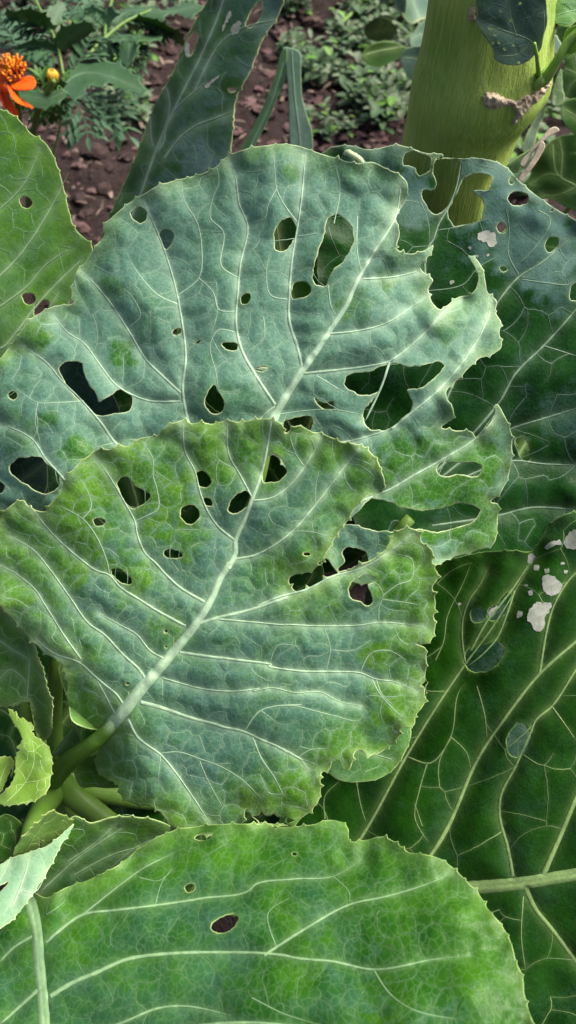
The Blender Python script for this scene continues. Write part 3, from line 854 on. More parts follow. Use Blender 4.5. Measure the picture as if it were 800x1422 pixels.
# big leaf behind it
leaf(plant, 'FU -20,520 T3 -5,402 45,340 80,290 110,270 150,250 205,240 200,215 215,150 235,130 265,85 290,45 T1 285,640 345,575 390,545 430,520 490,500 540,490 590,470 640,430 700,410 760,402 800,400 '
     'T2 30,405 70,420 120,435 200,455 235,450 265,465 330,505 325,560 300,600 310,650 300,690 330,705 380,695 403,680 T4 445,85 425,110 415,125 430,145 447,158 435,180 440,205 465,230 490,215 512,200 540,196 555,175 '
     '558,140 545,118 533,98 548,102 567,125 576,160 582,190 605,213 600,235 613,260 610,290 615,325 590,342 560,352 530,380 500,410 480,430 482,450 496,475 495,500 468,522 500,530 545,535 553,546 580,522 598,490 604,466 '
     '635,520 642,580 632,645 612,685 590,705 607,712 T6 607,60 605,100 598,132 560,150 500,165 455,186 390,215 FU 530,810 480,805 440,745 405,665 380,632 362,634 330,642 270,640 225,642 180,634 140,642 108,690 92,735 60,760 20,720 -40,690 -60,640 -50,570',
     [(0, 600, .445), (420, 210, .415), (680, 600, .425)], 'wax_back', label='largest upright waxy leaf with big ragged holes and a torn right edge', seed=5,
     holes=['T1 362,590 385,575 405,585 408,600 390,618 370,605', 'T1 440,650 465,635 482,655 475,680 460,690 445,670', 'T4 55,55 65,20 95,3 108,25 105,55 85,80 65,85',
            'T4 150,160 160,100 180,40 190,8 205,-4 228,5 250,40 245,80 215,120 190,150 182,170 160,170', 'T4 98,180 105,165 135,163 145,175 140,195 115,203 98,200',
            'T4 230,400 242,390 290,385 340,364 400,372 465,360 475,366 470,380 450,400 415,425 383,430 397,460 395,475 370,500 340,525 300,528 280,515 278,480 300,455 312,432 290,440 250,435 232,420',
            'T4 155,450 175,462 200,460 202,475 180,478 165,468', 'T4 75,530 75,515 110,497 145,495 150,515 140,532', 'T4 455,625 475,608 510,608 565,615 568,630 555,642 510,638 465,640', 'T4 8,380 25,373 40,375 25,383',
            'B8 385,565 395,548 415,545 420,560 405,580 388,580', 'B8 148,680 160,668 178,666 178,680 155,688', 'B8 225,717 245,708 240,718', 'B8 318,720 345,713 375,722 375,738 355,740 330,732', 'B8 438,808 460,797 480,800 460,812',
            'B8 263,930 275,880 290,860 305,880 325,915 330,940 305,960 280,955', 'B7 222,480 240,462 300,465 308,500 330,545 355,580 365,608 400,590 430,568 465,566 488,590 480,640 420,650 380,660 340,645 310,610 270,575 235,525',
            ell(*tl('B7', 48, 584), 6.5, 5.5), 'B1 42,260 70,230 120,218 165,225 200,255 245,290 235,345 200,372 150,360 95,325 50,290', ell(*tl('B1', 0, 348), 6, 8),
            'T6 230,85 262,55 290,25 330,30 400,50 450,50 520,35 562,50 550,75 500,95 450,105 415,98 345,103 300,100 250,85', 'B4 318,190 345,155 335,125 350,112 400,115 435,145 430,160 380,180 340,195'],
     midrib='FU 369,630 B8 500,980 540,905 600,810 650,740 710,650 760,570 T4 250,180 300,90 355,0 FU 556,262', ribw=(15, 1.6),
     veins=[('B8 600,800 580,720 555,640 555,540 565,420 580,330 595,230 612,44', 5, 1.5), ('B8 505,930 440,830 390,740 370,650 375,550 385,440 410,310 380,230 370,150 352,84', 5, 1.4),
            ('FU 275,625 B8 210,1010 185,880 195,760 175,600 165,545 130,420 80,290 47,220', 5, 1.4), ('B7 670,575 600,510 540,450 480,350 400,230 330,150 298,122', 4, 1.4), ('B7 670,605 560,605 490,582 430,545 370,470 310,390 250,350 200,290', 3.5, 1.2),
            ('FU 190,628 B7 440,770 370,680 300,600 230,530 170,460 80,400', 4.5, 1.4), ('FU 96,675 B1 245,290 190,230 135,150 70,110 0,85', 3.5, 1.2), ('T4 130,388 210,380 290,370 340,358 380,330 430,285 490,220 520,202', 4.2, 1.5),
            ('T4 190,290 250,285 330,265 400,220 440,195', 3, 1.2), ('T4 275,155 350,150 415,135', 3, 1.2), ('T4 340,360 320,420 280,505', 4.2, 2.6), ('T4 345,525 400,480 460,430 520,360 560,300 585,240 590,200', 3.2, 1.4),
            ('FU 455,705 T4 240,715 290,695 340,675 400,640 480,595 550,550 597,492', 4.5, 1.5), ('FU 390,640 T4 160,570 265,550 345,525', 3, 2), ('B8 505,935 440,1000 B2 300,150', 3, 2)],
     twigs=[('B8 585,300 540,240 510,180 505,130 500,50', 2.2, .9), ('B8 510,180 480,240 470,280 415,300', 1.8, .9), ('B8 555,565 490,550 475,470 485,410', 2, .9), ('B8 585,345 655,335', 1.8, 1), ('B8 370,680 310,670 280,720 300,820 310,880', 1.8, .9),
            ('B8 375,605 310,600 290,540 240,490', 2, 1.4), ('B8 380,490 320,450 325,330 280,280 290,210 310,160 300,90', 2, .9), ('B8 170,548 240,490 250,380 235,300 190,220 180,160', 2.6, 1), ('B8 165,580 100,550 50,500 0,430', 2.5, 1.2),
            ('B8 240,490 290,540 305,600 285,680', 1.7, .8), ('B7 480,330 520,290 490,220 460,190', 1.8, .8), ('B7 310,605 220,610 140,610 60,560', 2, .9), ('B7 140,610 130,680 150,760', 1.8, .9), ('B1 135,150 155,100 145,20', 1.8, .8),
            ('B1 480,160 380,185', 1.8, .9), ('B8 650,830 700,860 750,890', 2, .9), ('B8 690,515 700,590 720,625', 1.8, 1), ('T4 260,0 260,90 275,155', 2.2, 1.2), ('B8 710,300 730,180 715,100', 2, .8), ('B8 465,625 465,700 400,750', 1.6, .8),
            ('T4 60,490 140,480 200,478 270,490', 1.8, .9), ('T4 180,405 215,430', 1.5, .9), ('T4 480,595 460,640', 1.5, .8)],
     folds=[(110, 410, 215, 640, 0.22, 14, 20, 560), (690, 560, 560, 660, -0.4, 16, 690, 720), (560, 330, 650, 560, -0.35, 14, 690, 430), (0, 560, 120, 700, -.3, 14, 0, 700)], droop=0.012, ruffle=0.005, wave=0.008, quilt=0.0055, quilt2=0.0012, qs=28, cell=29, vscale=.88, netw=(.5, 1.2), netfade=(.15, .7), tooth=(26, 3.2),
     bloom=(0.95, 0.35, 0.45, 40), patches=[(170, 490, 26, 1.0), (50, 470, 34, .9), (105, 625, 30, 1.0), (70, 580, 16, .8), (30, 600, 40, .5), (10, 480, 30, .5), (540, 385, 22, .9), (500, 430, 34, .5), (570, 650, 70, .8), (620, 660, 60, 1.1), (660, 640, 50, 1.1), (570, 720, 60, .9),
              (650, 720, 60, 1.0), (480, 430, 20, .5), (150, 400, 26, .6), (405, 240, 18, .7), (445, 365, 30, .4), (620, 460, 26, .5), (520, 660, 40, .5)])

# dark leaf behind the thick stem side
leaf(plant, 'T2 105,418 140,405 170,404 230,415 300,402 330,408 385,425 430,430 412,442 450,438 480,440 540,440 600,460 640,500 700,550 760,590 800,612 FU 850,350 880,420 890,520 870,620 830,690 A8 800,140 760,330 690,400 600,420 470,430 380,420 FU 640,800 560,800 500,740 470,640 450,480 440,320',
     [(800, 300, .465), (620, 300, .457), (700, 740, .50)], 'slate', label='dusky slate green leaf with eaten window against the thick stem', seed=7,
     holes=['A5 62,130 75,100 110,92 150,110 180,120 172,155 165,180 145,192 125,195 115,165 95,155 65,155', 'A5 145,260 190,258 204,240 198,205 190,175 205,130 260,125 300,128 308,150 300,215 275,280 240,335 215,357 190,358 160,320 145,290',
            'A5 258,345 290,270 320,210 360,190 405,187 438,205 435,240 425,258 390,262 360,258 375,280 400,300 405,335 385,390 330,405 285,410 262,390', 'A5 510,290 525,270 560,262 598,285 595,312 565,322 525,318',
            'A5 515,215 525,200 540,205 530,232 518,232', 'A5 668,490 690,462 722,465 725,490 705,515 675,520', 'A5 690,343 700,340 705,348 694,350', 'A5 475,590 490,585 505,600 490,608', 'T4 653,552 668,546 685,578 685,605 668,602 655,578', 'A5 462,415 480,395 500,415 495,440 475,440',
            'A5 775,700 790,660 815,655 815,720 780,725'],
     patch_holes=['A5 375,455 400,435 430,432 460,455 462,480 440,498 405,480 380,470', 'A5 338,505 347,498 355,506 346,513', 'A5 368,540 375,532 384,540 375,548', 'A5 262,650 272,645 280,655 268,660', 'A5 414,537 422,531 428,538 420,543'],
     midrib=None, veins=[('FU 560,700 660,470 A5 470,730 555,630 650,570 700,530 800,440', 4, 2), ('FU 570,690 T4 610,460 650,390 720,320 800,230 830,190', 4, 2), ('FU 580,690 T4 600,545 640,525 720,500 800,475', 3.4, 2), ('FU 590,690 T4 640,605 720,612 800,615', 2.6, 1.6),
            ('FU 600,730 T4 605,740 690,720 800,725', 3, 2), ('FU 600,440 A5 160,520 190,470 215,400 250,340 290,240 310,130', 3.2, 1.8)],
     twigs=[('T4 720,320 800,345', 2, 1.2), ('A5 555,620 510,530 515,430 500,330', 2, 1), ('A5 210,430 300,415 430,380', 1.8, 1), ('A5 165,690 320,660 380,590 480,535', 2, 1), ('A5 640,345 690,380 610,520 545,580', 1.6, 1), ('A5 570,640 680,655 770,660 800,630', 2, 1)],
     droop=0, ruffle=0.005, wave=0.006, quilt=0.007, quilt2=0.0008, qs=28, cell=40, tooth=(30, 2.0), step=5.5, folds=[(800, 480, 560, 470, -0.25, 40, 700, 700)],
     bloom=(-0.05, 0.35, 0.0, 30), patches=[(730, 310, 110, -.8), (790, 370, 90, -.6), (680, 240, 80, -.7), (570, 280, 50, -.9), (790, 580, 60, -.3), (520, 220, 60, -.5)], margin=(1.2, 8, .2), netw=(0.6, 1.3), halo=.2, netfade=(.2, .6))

# broad dark leaf low on the right
leaf(plant, 'FU 800,712 T6 770,62 735,85 710,125 695,150 640,150 560,155 480,175 400,200 FU 530,860 480,960 420,1060 380,1160 340,1280 420,1400 520,1500 660,1560 800,1560 900,1500 960,1380 980,1200 960,1000 900,840 850,740',
     [(500, 1180, .505), (800, 1220, .465), (750, 740, .475)], 'dark', label='broad glossy dark green leaf low on the right with a thick pale midrib', seed=9,
     holes=['A8 262,630 285,600 320,600 350,625 330,660 290,672 268,650', 'A8 355,650 365,600 400,580 450,520 475,520 460,570 440,625 400,655 370,660', 'A8 245,815 290,800 400,770 435,790 442,820 415,860 380,900 300,920 250,900 235,870',
            'T6 628,630 640,595 662,575 685,592 682,632 660,660 638,655'],
     patch_holes=['A8 555,650 570,600 600,570 640,572 672,570 672,600 645,640 640,690 610,722 585,710 580,685', 'A8 630,440 660,430 700,450 730,480 715,520 670,535 645,520 632,480', 'A8 740,270 755,225 790,205 830,210 830,300 780,298 745,290',
            'A8 640,295 665,268 720,258 725,272 680,285 650,305', 'A8 500,620 515,610 530,625 520,645 502,645', 'A8 588,385 605,378 618,395 605,410 590,400', 'A8 535,480 550,472 560,485 545,492', 'A8 555,515 575,508 585,522 570,535', 'A8 640,405 660,398 668,412 648,422',
            'A8 720,370 740,367 745,377 728,382', 'A8 735,410 752,402 758,418 740,428', 'A8 200,573 215,570 220,578 206,583', 'A8 565,330 580,320 590,335 570,375 556,372', 'A8 358,640 372,600 400,585 395,610 370,645'],
     midrib='FU 330,1262 450,1250 560,1240 T8 540,378 620,372 680,365 740,355 800,345 FU 880,1198 960,1180', ribw=(22, 15),
     veins=[('FU 440,1250 T6 275,850 380,660 440,560 520,440 600,330 690,180', 5, 1.8), ('FU 560,1240 T6 475,850 560,660 620,570 710,455 800,375 FU 880,820', 6, 3), ('T8 720,345 740,300 762,250 800,160 FU 850,1000', 7, 4), ('T8 675,375 700,430 740,480 800,560 FU 860,1410', 6, 4),
            ('T8 645,350 632,280 612,200 615,150 650,80 690,-10 T6 700,570 740,535 800,445 FU 850,860', 4, 2.2), ('T6 710,455 740,300 770,240 800,205 FU 840,770', 3.6, 2.2), ('A8 240,870 225,750 230,650 260,560 320,470 350,400', 2.6, 1.4), ('A8 270,810 350,665 410,590 480,500 540,410 580,350', 3, 2.4),
            ('A8 490,510 440,660 400,750 330,830 255,890', 2.8, 2)],
     twigs=[('T6 555,485 575,560 580,615', 2.2, 1.2), ('T6 385,660 440,675 490,610 510,500 525,480', 2.6, 1.5), ('T6 490,610 530,650 540,690', 1.8, 1.2), ('T6 740,535 780,590 800,620', 2.4, 1.5), ('T6 670,655 720,680 745,650', 1.8, 1.2),
            ('T8 670,400 665,500 675,580', 2.2, 1.2), ('B6 300,585 300,490 360,430', 2, 1.2), ('B6 430,435 450,540 470,600', 2, 1.2), ('B6 720,355 690,460 670,580 725,681', 2.4, 1.5), ('T6 420,830 400,770', 1.6, 1), ('A8 90,860 130,770 150,640 230,470 270,370', 1.8, 1.1)],
     folds=[(500, 1150, 720, 780, -0.35, 20, 500, 900)], droop=0.0, ruffle=0.004, wave=0.006, quilt=0.007, quilt2=0.0009, qs=30, cell=58, netw=(0.9, 1.7), netfade=(0.3, 0.8), tooth=(26, 2.2), step=6.5,
     bloom=(0.06, 0.5, 0.0, 30), patches=[(470, 1100, 90, .5), (620, 850, 90, .6)], margin=(1.2, 8, .1), halo=0.22)

# rounded leaf peeping out under the front leaf
leaf(plant, 'B6 250,330 300,385 360,425 455,432 530,415 590,372 630,310 655,240 650,200 600,150 500,60 FU 420,1000', [(480, 1080, .44), (570, 1010, .44), (440, 980, .455)], 'green', label='small rounded leaf tucked under the front leaf', seed=12,
     midrib='FU 420,1000 470,1030 545,1055', ribw=(4, 1.5), veins=[], cell=22, bloom=(0.25, .4, 0, 30), tooth=(40, 1.0), margin=(1.2, 6, 0.1))

# bottom leaf
leaf(plant, 'T7 80,755 130,772 180,746 250,722 330,682 400,626 485,586 560,573 640,568 800,572 T8 50,226 100,228 150,222 190,211 218,215 238,235 240,262 282,260 320,252 352,266 385,290 420,295 462,305 502,335 532,365 558,392 582,430 612,465 640,515 652,560 668,600 674,650 696,715 '
     'FU 752,1450 745,1520 690,1590 560,1640 380,1660 200,1640 60,1600 -60,1540 -110,1440 -90,1340 -50,1280 0,1255', [(50, 1240, .385), (600, 1180, .345), (300, 1400, .325)], 'bottom', label='wide green leaf along the bottom with one black hole', seed=14,
     holes=['T7 585,855 605,832 635,820 657,825 655,850 630,866 600,868', 'T7 540,607 560,597 590,596 580,610 555,613', 'T7 513,745 528,733 541,738 538,752 520,758', ell(*tl('T8', 105, 295), 3.5, 2.5)],
     midrib='T7 78,758 100,850 108,950 118,1050 124,1124 FU 66,1500 70,1580', ribw=(16, 14),
     veins=[('T7 128,897 170,860 230,820 320,808 400,798 560,775 700,745 T8 0,377 100,357 200,350 270,310', 4.4, 1.5), ('T7 140,1047 200,1010 270,980 350,945 450,930 600,925 800,935 T8 100,550 200,560 300,580 450,555 540,545', 6, 2), ('T7 230,820 330,740 400,690 480,650', 3.2, 1.4),
            ('T8 30,545 60,525 130,480 240,420 330,400 430,370 500,340', 4, 1.5), ('T7 130,1180 250,1150 340,1120 440,1080 520,1075 640,1100', 5, 2), ('T7 105,1030 60,1070 0,1124', 6, 3), ('T7 90,880 40,910 0,950', 4, 2), ('FU 66,1500 200,1440 340,1420 500,1440', 6, 3)],
     twigs=[('T8 300,580 340,640 400,680 520,705', 3, 1.4), ('T7 130,820 160,800 185,780', 2.2, 1), ('T7 430,800 450,730 480,690', 1.8, 1), ('A7 620,570 705,585 770,535', 1.8, 1), ('T8 200,350 240,390 240,420', 1.8, 1), ('T8 60,525 40,440 100,400', 1.8, 1), ('T8 0,650 80,690 180,720', 2.4, 1.2)],
     folds=[(720, 1480, 480, 1190, -.3, 40, 700, 1250), (300, 1180, 520, 1200, -.25, 20, 400, 1120)], droop=0.0, ruffle=0.0045, wave=0.007, quilt=0.0062, quilt2=0.0006, qs=34, cell=33, tooth=(26, 3.2), step=5.5, netw=(0.5, 1.1), netfade=(0.05, 0.4),
     bloom=(0.42, 0.6, 0.55, 90), patches=[(620, 1300, 120, .6), (540, 1260, 90, .4), (430, 1400, 110, .5), (600, 1400, 100, .5), (330, 1160, 60, .3)], halo=.25)

# leaf half hidden between the front leaf and the bottom leaf
leaf(plant, 'A7 170,660 150,560 230,430 330,300 400,328 500,303 600,305 720,325 800,370 FU 280,1175 250,1260 150,1300 60,1290', [(150, 1180, .415), (240, 1150, .42), (90, 1250, .43)], 'green', label='dark green leaf base curling behind the bottom leaf', seed=17,
     midrib='FU 55,1240 110,1190 170,1150', ribw=(3, 1.5), veins=[('A7 330,560 500,470 640,430', 1.8, 1), ('A7 300,500 420,420 520,330', 1.6, 1), ('A7 480,540 600,440 740,380', 1.6, 1)], cell=26, bloom=(0.15, .4, .1, 30), tooth=(34, 2.5), folds=[(240, 1160, 90, 1250, -.5, 8, 240, 1260)], margin=(1.5, 8, .2))

# pale curled young leaf at the left edge: outer face and the green inner face of the curl
leaf(plant, 'A7 -60,540 0,515 40,490 120,462 200,435 235,415 280,375 328,335 270,430 210,545 140,650 60,750 0,800 -80,840 -140,760 -120,620', [(40, 1220, .372), (90, 1150, .39), (-20, 1230, .37)], 'pale', label='pale curled leaf at the left edge, outer face', seed=21, holes=['A7 -15,612 10,605 38,590 20,618 0,634 -15,632'],
     midrib=None, veins=[('A7 60,690 110,560 130,470', 2, 1), ('A7 105,630 150,640 210,540', 1.4, 1), ('A7 -60,700 10,560 40,495', 2, 1)], cell=26, bloom=(0.9, .25, .2, 20), tooth=(16, 2.4), folds=[(20, 1290, 95, 1130, -.7, 12, 90, 1250)], ruffle=.003)
leaf(plant, 'A7 60,480 95,400 125,370 190,310 222,280 285,298 328,335 300,380 235,418 200,442 180,395 165,445 90,465', [(60, 1180, .41), (90, 1140, .398), (40, 1185, .40)], 'young', label='bright inner face of the curled leaf', seed=22, midrib=None, veins=[('A7 110,460 160,380 220,290', 1.6, .8)], cell=16, bloom=(0.25, .3, 0, 20), tooth=(13, 2.6), step=4)

# bright young leaf and its neighbours in the heart of the plant
leaf(plant, 'A6 45,575 75,600 90,590 100,630 140,640 165,660 185,675 170,700 220,750 270,790 288,880 280,960 A7 220,160 205,190 160,225 80,245 10,245 -20,235 10,200 50,160 70,110 70,50 90,0 A6 95,800 130,745 115,720 90,670 65,635 58,610', [(30, 1060, .435), (60, 1040, .44), (40, 1100, .43)], 'young', label='lime green young leaf in the heart of the plant', seed=24,
     midrib=None, veins=[('A7 30,235 110,150 150,60 A6 170,720', 1.8, .8), ('A7 110,150 180,140 225,120', 1.2, .8)], cell=17, bloom=(0.05, .25, 0, 20), tooth=(11, 2.2), step=4, folds=[(30, 1000, 60, 1100, -.6, 6, 0, 1090)], ruffle=.004, halo=.3)
leaf(plant, 'A6 -80,840 0,850 40,850 75,870 60,960 A7 60,60 20,150 -40,240 -120,200', [(0, 1060, .45), (20, 1050, .455), (0, 1090, .45)], 'young', label='lime green young leaf at the left edge of the frame', seed=25, midrib=None, veins=[('A7 -20,200 30,60', 2, 1)], cell=17, bloom=(0, .25, 0, 20), tooth=(11, 2.4), step=4, halo=.3)
leaf(plant, 'A6 -120,-80 20,20 80,100 130,150 165,185 195,230 205,290 235,350 250,420 262,480 285,520 288,600 285,660 265,740 245,745 205,690 190,620 175,560 165,540 60,560 -60,560 -160,400', [(0, 900, .455), (65, 960, .445), (30, 1010, .46)], 'green', label='upright green leaf at the left edge with a finely toothed rim', seed=27,
     midrib=None, veins=[('A6 0,200 90,260 160,300', 2.2, 1.2), ('A6 150,520 160,380 165,300', 2.4, 1.4), ('A6 -40,460 60,360 140,420', 1.6, 1)], cell=24, bloom=(0.1, .3, .1, 20), tooth=(9, 2.0), folds=[(52, 1010, 38, 880, .9, 3, 70, 950)], ruffle=.003, wave=.003, step=4.5, margin=(2.4, 7, .5))
leaf(plant, 'A6 330,330 400,300 560,440 620,560 640,640 560,690 470,680 400,640 385,570 370,500 340,420', [(110, 960, .452), (150, 1000, .45), (90, 930, .46)], 'green', label='green lobe below the base of the front leaf', seed=29, midrib=None, veins=[('A6 620,640 540,635 460,600 400,480', 2, 1)], cell=20, bloom=(0, .2, 0, 20), tooth=None, step=4.5)
leaf(plant, 'A7 330,90 380,40 470,20 540,80 560,160 480,175 420,170 360,170', [(120, 1070, .47), (160, 1070, .47), (130, 1095, .475)], 'green', label='small shaded leaf between the stalks', seed=31, midrib=None, cell=20, bloom=(0, .2, 0, 20), tooth=None, step=4.5)
leaf(plant, 'A6 290,830 330,770 390,700 410,660 440,720 445,770 400,810 350,840', [(80, 1040, .468), (105, 1020, .46), (100, 1048, .47)], 'green', label='tiny green leaf on the stalks', seed=33, midrib=None, veins=[('A6 300,830 360,760 410,680', 1.6, .8)], cell=14, bloom=(.1, .2, 0, 20), tooth=None, step=3.5)
leaf(plant, 'A7 -60,380 20,290 60,300 100,340 90,400 60,470 20,500 -50,500', [(0, 1170, .44), (25, 1150, .445), (0, 1190, .44)], 'dark', label='dark shaded leaf at the left edge', seed=35, midrib=None, cell=20, bloom=(0, .2, 0, 20), tooth=None, step=4.5)

# left leaf beyond
leaf(plant, 'FU -60,110 -30,135 T1 0,302 40,322 85,370 130,402 165,480 190,580 205,630 258,692 T3 245,120 215,200 150,300 60,360 0,420 FU -60,540 -150,500 -200,380 -170,220', [(0, 300, .485), (110, 320, .475), (0, 450, .50)], 'fresh', label='leaf at the left edge with two small holes, below the orange flower', seed=37,
     holes=['T1 55,555 72,545 90,563 78,578 62,572', 'B7 80,215 100,203 130,222 125,245 105,250', 'B7 125,265 145,232 180,240 178,265 150,285 130,290'], midrib='FU -120,520 -40,420 B7 0,410 60,350 120,270 200,180 300,85', ribw=(6, 2),
     veins=[('FU -60,430 B7 0,140 60,80 120,0 FU 75,280 95,240', 4, 1.5), ('FU -120,400 T1 0,580 60,520 100,440 110,410', 3.5, 1.4), ('B7 60,350 150,300 220,200', 1.6, 1), ('B7 0,255 100,180 170,100 260,40', 2.4, 1.2)], cell=30, bloom=(0.3, .4, .4, 45), netfade=(.1, .5), tooth=(26, 2.6), patches=[(90, 400, 60, .8), (110, 350, 40, .8), (60, 430, 40, .6)], folds=[(0, 485, 110, 365, .5, 8, 110, 460)])
leaf(plant, 'T3 150,420 240,380 300,470 330,560 250,580 180,520', [(100, 540, .49), (140, 560, .485), (120, 590, .495)], 'slate', label='blue green leaf seen through the left holes of the largest leaf', seed=39, midrib=None, cell=26, bloom=(.7, .3, 0, 20), tooth=None)
leaf(plant, 'B1 20,180 180,190 195,260 185,370 120,420 20,420 -80,380 -60,240', [(20, 640, .475), (60, 640, .47), (30, 690, .48)], 'slate', label='grey green leaf seen through the lowest left hole of the largest leaf', seed=40, midrib=None, cell=26, bloom=(.7, .3, 0, 20), tooth=None, veins=[('B1 50,340 130,290 190,240', 2, 1)])

# shaded lower leaves that close the view below
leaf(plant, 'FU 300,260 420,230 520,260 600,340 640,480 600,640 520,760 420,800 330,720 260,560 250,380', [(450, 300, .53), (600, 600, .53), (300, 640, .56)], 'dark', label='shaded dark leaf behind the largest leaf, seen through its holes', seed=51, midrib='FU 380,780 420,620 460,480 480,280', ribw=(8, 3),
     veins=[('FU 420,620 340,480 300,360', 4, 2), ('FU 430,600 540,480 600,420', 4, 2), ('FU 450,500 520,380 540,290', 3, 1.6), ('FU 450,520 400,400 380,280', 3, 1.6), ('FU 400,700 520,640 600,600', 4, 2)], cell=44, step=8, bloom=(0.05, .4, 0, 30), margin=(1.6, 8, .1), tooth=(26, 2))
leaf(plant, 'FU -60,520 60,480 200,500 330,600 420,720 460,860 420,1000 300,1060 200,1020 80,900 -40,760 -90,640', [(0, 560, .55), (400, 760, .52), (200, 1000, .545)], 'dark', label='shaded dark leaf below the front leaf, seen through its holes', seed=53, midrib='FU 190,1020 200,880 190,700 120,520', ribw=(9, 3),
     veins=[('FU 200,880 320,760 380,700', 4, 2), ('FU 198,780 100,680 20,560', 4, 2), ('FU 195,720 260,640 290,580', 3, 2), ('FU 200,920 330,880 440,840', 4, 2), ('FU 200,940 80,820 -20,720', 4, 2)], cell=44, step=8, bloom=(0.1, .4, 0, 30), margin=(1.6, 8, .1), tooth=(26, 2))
tube('stalk', [(190, 1020, .55, 9), (150, 1060, .54, 12), ROOT + (14,)], M['petiole'], plant, 12)
tube('stalk', [(380, 780, .545, 8), (300, 920, .56, 11), (160, 1050, .55, 13), ROOT + (14,)], M['petiole'], plant, 12)

leaf(plant, 'FU 540,760 700,760 860,840 900,1000 820,1120 660,1160 540,1080 500,920', [(560, 800, .55), (860, 860, .53), (600, 1100, .57)], 'slate', label='shaded leaf under the dark right leaf, seen through its holes', seed=55, midrib='FU 520,1080 620,980 800,880', ribw=(6, 3),
     veins=[('FU 600,1000 600,900 640,800', 3, 2), ('FU 680,945 740,1020 760,1100', 3, 2)], cell=44, step=8, bloom=(0.35, .3, 0, 30), tooth=(26, 2))
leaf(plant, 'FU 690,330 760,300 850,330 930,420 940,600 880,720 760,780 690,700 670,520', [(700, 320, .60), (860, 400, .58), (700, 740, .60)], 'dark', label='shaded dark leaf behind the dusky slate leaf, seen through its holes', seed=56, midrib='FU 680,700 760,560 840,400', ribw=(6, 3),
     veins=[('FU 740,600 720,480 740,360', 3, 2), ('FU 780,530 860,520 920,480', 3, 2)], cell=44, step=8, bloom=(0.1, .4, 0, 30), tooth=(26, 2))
tube('stalk', [(680, 700, .60, 8), (560, 860, .62, 10), (380, 1000, .61, 12), (200, 1080, .57, 13), ROOT + (14,)], M['petiole'], plant, 12)
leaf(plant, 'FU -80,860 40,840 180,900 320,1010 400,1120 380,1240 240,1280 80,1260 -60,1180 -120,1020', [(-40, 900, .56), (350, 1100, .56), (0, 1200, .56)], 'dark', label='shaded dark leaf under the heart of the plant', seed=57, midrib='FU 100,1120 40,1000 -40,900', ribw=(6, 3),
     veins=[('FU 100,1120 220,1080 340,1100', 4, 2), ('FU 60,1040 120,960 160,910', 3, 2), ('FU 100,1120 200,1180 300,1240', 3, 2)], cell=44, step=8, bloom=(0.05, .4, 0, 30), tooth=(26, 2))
tube('stalk', [(520, 1080, .565, 8), (350, 1110, .57, 11), (200, 1110, .555, 13), ROOT + (14,)], M['petiole'], plant, 12)

# stalks of the plant
tube('stalk', [(172, 985, .423, 6), (156, 1007, .426, 9), (142, 1021, .431, 10.5), (125, 1035, .437, 11), (95, 1058, .46, 14), (70, 1085, .50, 17), ROOT + (16,)], M['petiole_fade'], plant, 14, 'pale petiole of the front leaf', fade=(.04, .26))
tube('stalk', [(370, 628, .437, 7), (350, 700, .45, 8), (300, 800, .47, 10), (200, 960, .50, 13), (110, 1060, .52, 15), ROOT + (16,)], M['petiole'], plant, 14)
tube('stalk', [(330, 1262, .517, 12), (220, 1190, .51, 13), (145, 1138, .50, 15), (95, 1098, .50, 17), ROOT + (18,)], M['petiole'], plant, 14, 'thick pale petiole of the dark right leaf')
tube('stalk', [(38, 1240, .386, 11), (34, 1200, .40, 12), (50, 1140, .45, 15), (75, 1100, .50, 17), ROOT + (17,)], M['petiole'], plant, 14)
tube('stalk', [(76, 880, .475, 9), (77, 950, .485, 10), (76, 1020, .50, 11), ROOT + (14,)], M['petiole'], plant, 14)
tube('stalk', [(30, 960, .49, 8), (42, 1030, .50, 10), (60, 1070, .51, 12), ROOT + (14,)], M['petiole'], plant, 14)
tube('stalk', [(570, 720, .50, 8), (430, 860, .53, 10), (260, 1000, .54, 12), (130, 1070, .535, 14), ROOT + (14,)], M['petiole'], plant, 12)
tube('stalk', [(-120, 520, .515, 7), (-80, 700, .52, 9), (0, 900, .53, 12), (60, 1040, .53, 13), ROOT + (14,)], M['petiole'], plant, 12)
rw = at(*ROOT)
V, F = tube_mesh([rw + (0, 0, .01), rw - (0, 0, .05), (base_w[0], base_w[1], .15), (base_w[0], base_w[1], -.03)], [.015, .024, .022, .026], 14, (0, 1, 0.1))
mesh_obj('main_stem', V, F, M['petiole'], plant, base_w)
# ------------------------------------------------------------------ the thick stemmed plant at the top right
def stem_material():
    t = NT('thick_stem')
    oc = t.n('ShaderNodeTexCoord').outputs['Object']
    mp = t.n('ShaderNodeMapping'); t.l(oc, mp.inputs[0]); mp.inputs['Scale'].default_value = (1, 1, 0.06)
    st, big, dots = t.noise(800, 3, 0.6, mp.outputs[0]), t.noise(22, 3, 0.5, oc), t.noise(700, 2, 0.6, oc)
    c = t.mix(t.ramp(big, 0.35, 0.65), (0.22, 0.38, 0.055, 1), (0.42, 0.56, 0.11, 1))
    c = t.mix(t.ramp(st, 0.42, 0.75, 0, 0.5), c, (0.54, 0.64, 0.24, 1))
    c = t.mix(t.ramp(st, 0.45, 0.25, 0, 0.35), c, (0.11, 0.22, 0.025, 1))
    c = t.mix(t.ramp(dots, 0.68, 0.74, 0, 0.8), c, (0.45, 0.52, 0.25, 1))
    h = t.math('ADD', t.math('MULTIPLY', st, 1.0), t.math('MULTIPLY', dots, 0.35))
    return t.surf(c, 0.5, t.bump(h, 0.55, 0.0015), 0, None, 0.35)
M['stem'] = stem_material()
M['scar'] = plain_material('leaf_scar', (0.74, 0.64, 0.47, 1), (0.48, 0.38, 0.25, 1), 120, 0.9, 0, 1.0, 0.002, 0.1, None, (0.25, 0.20, 0.13, 1))

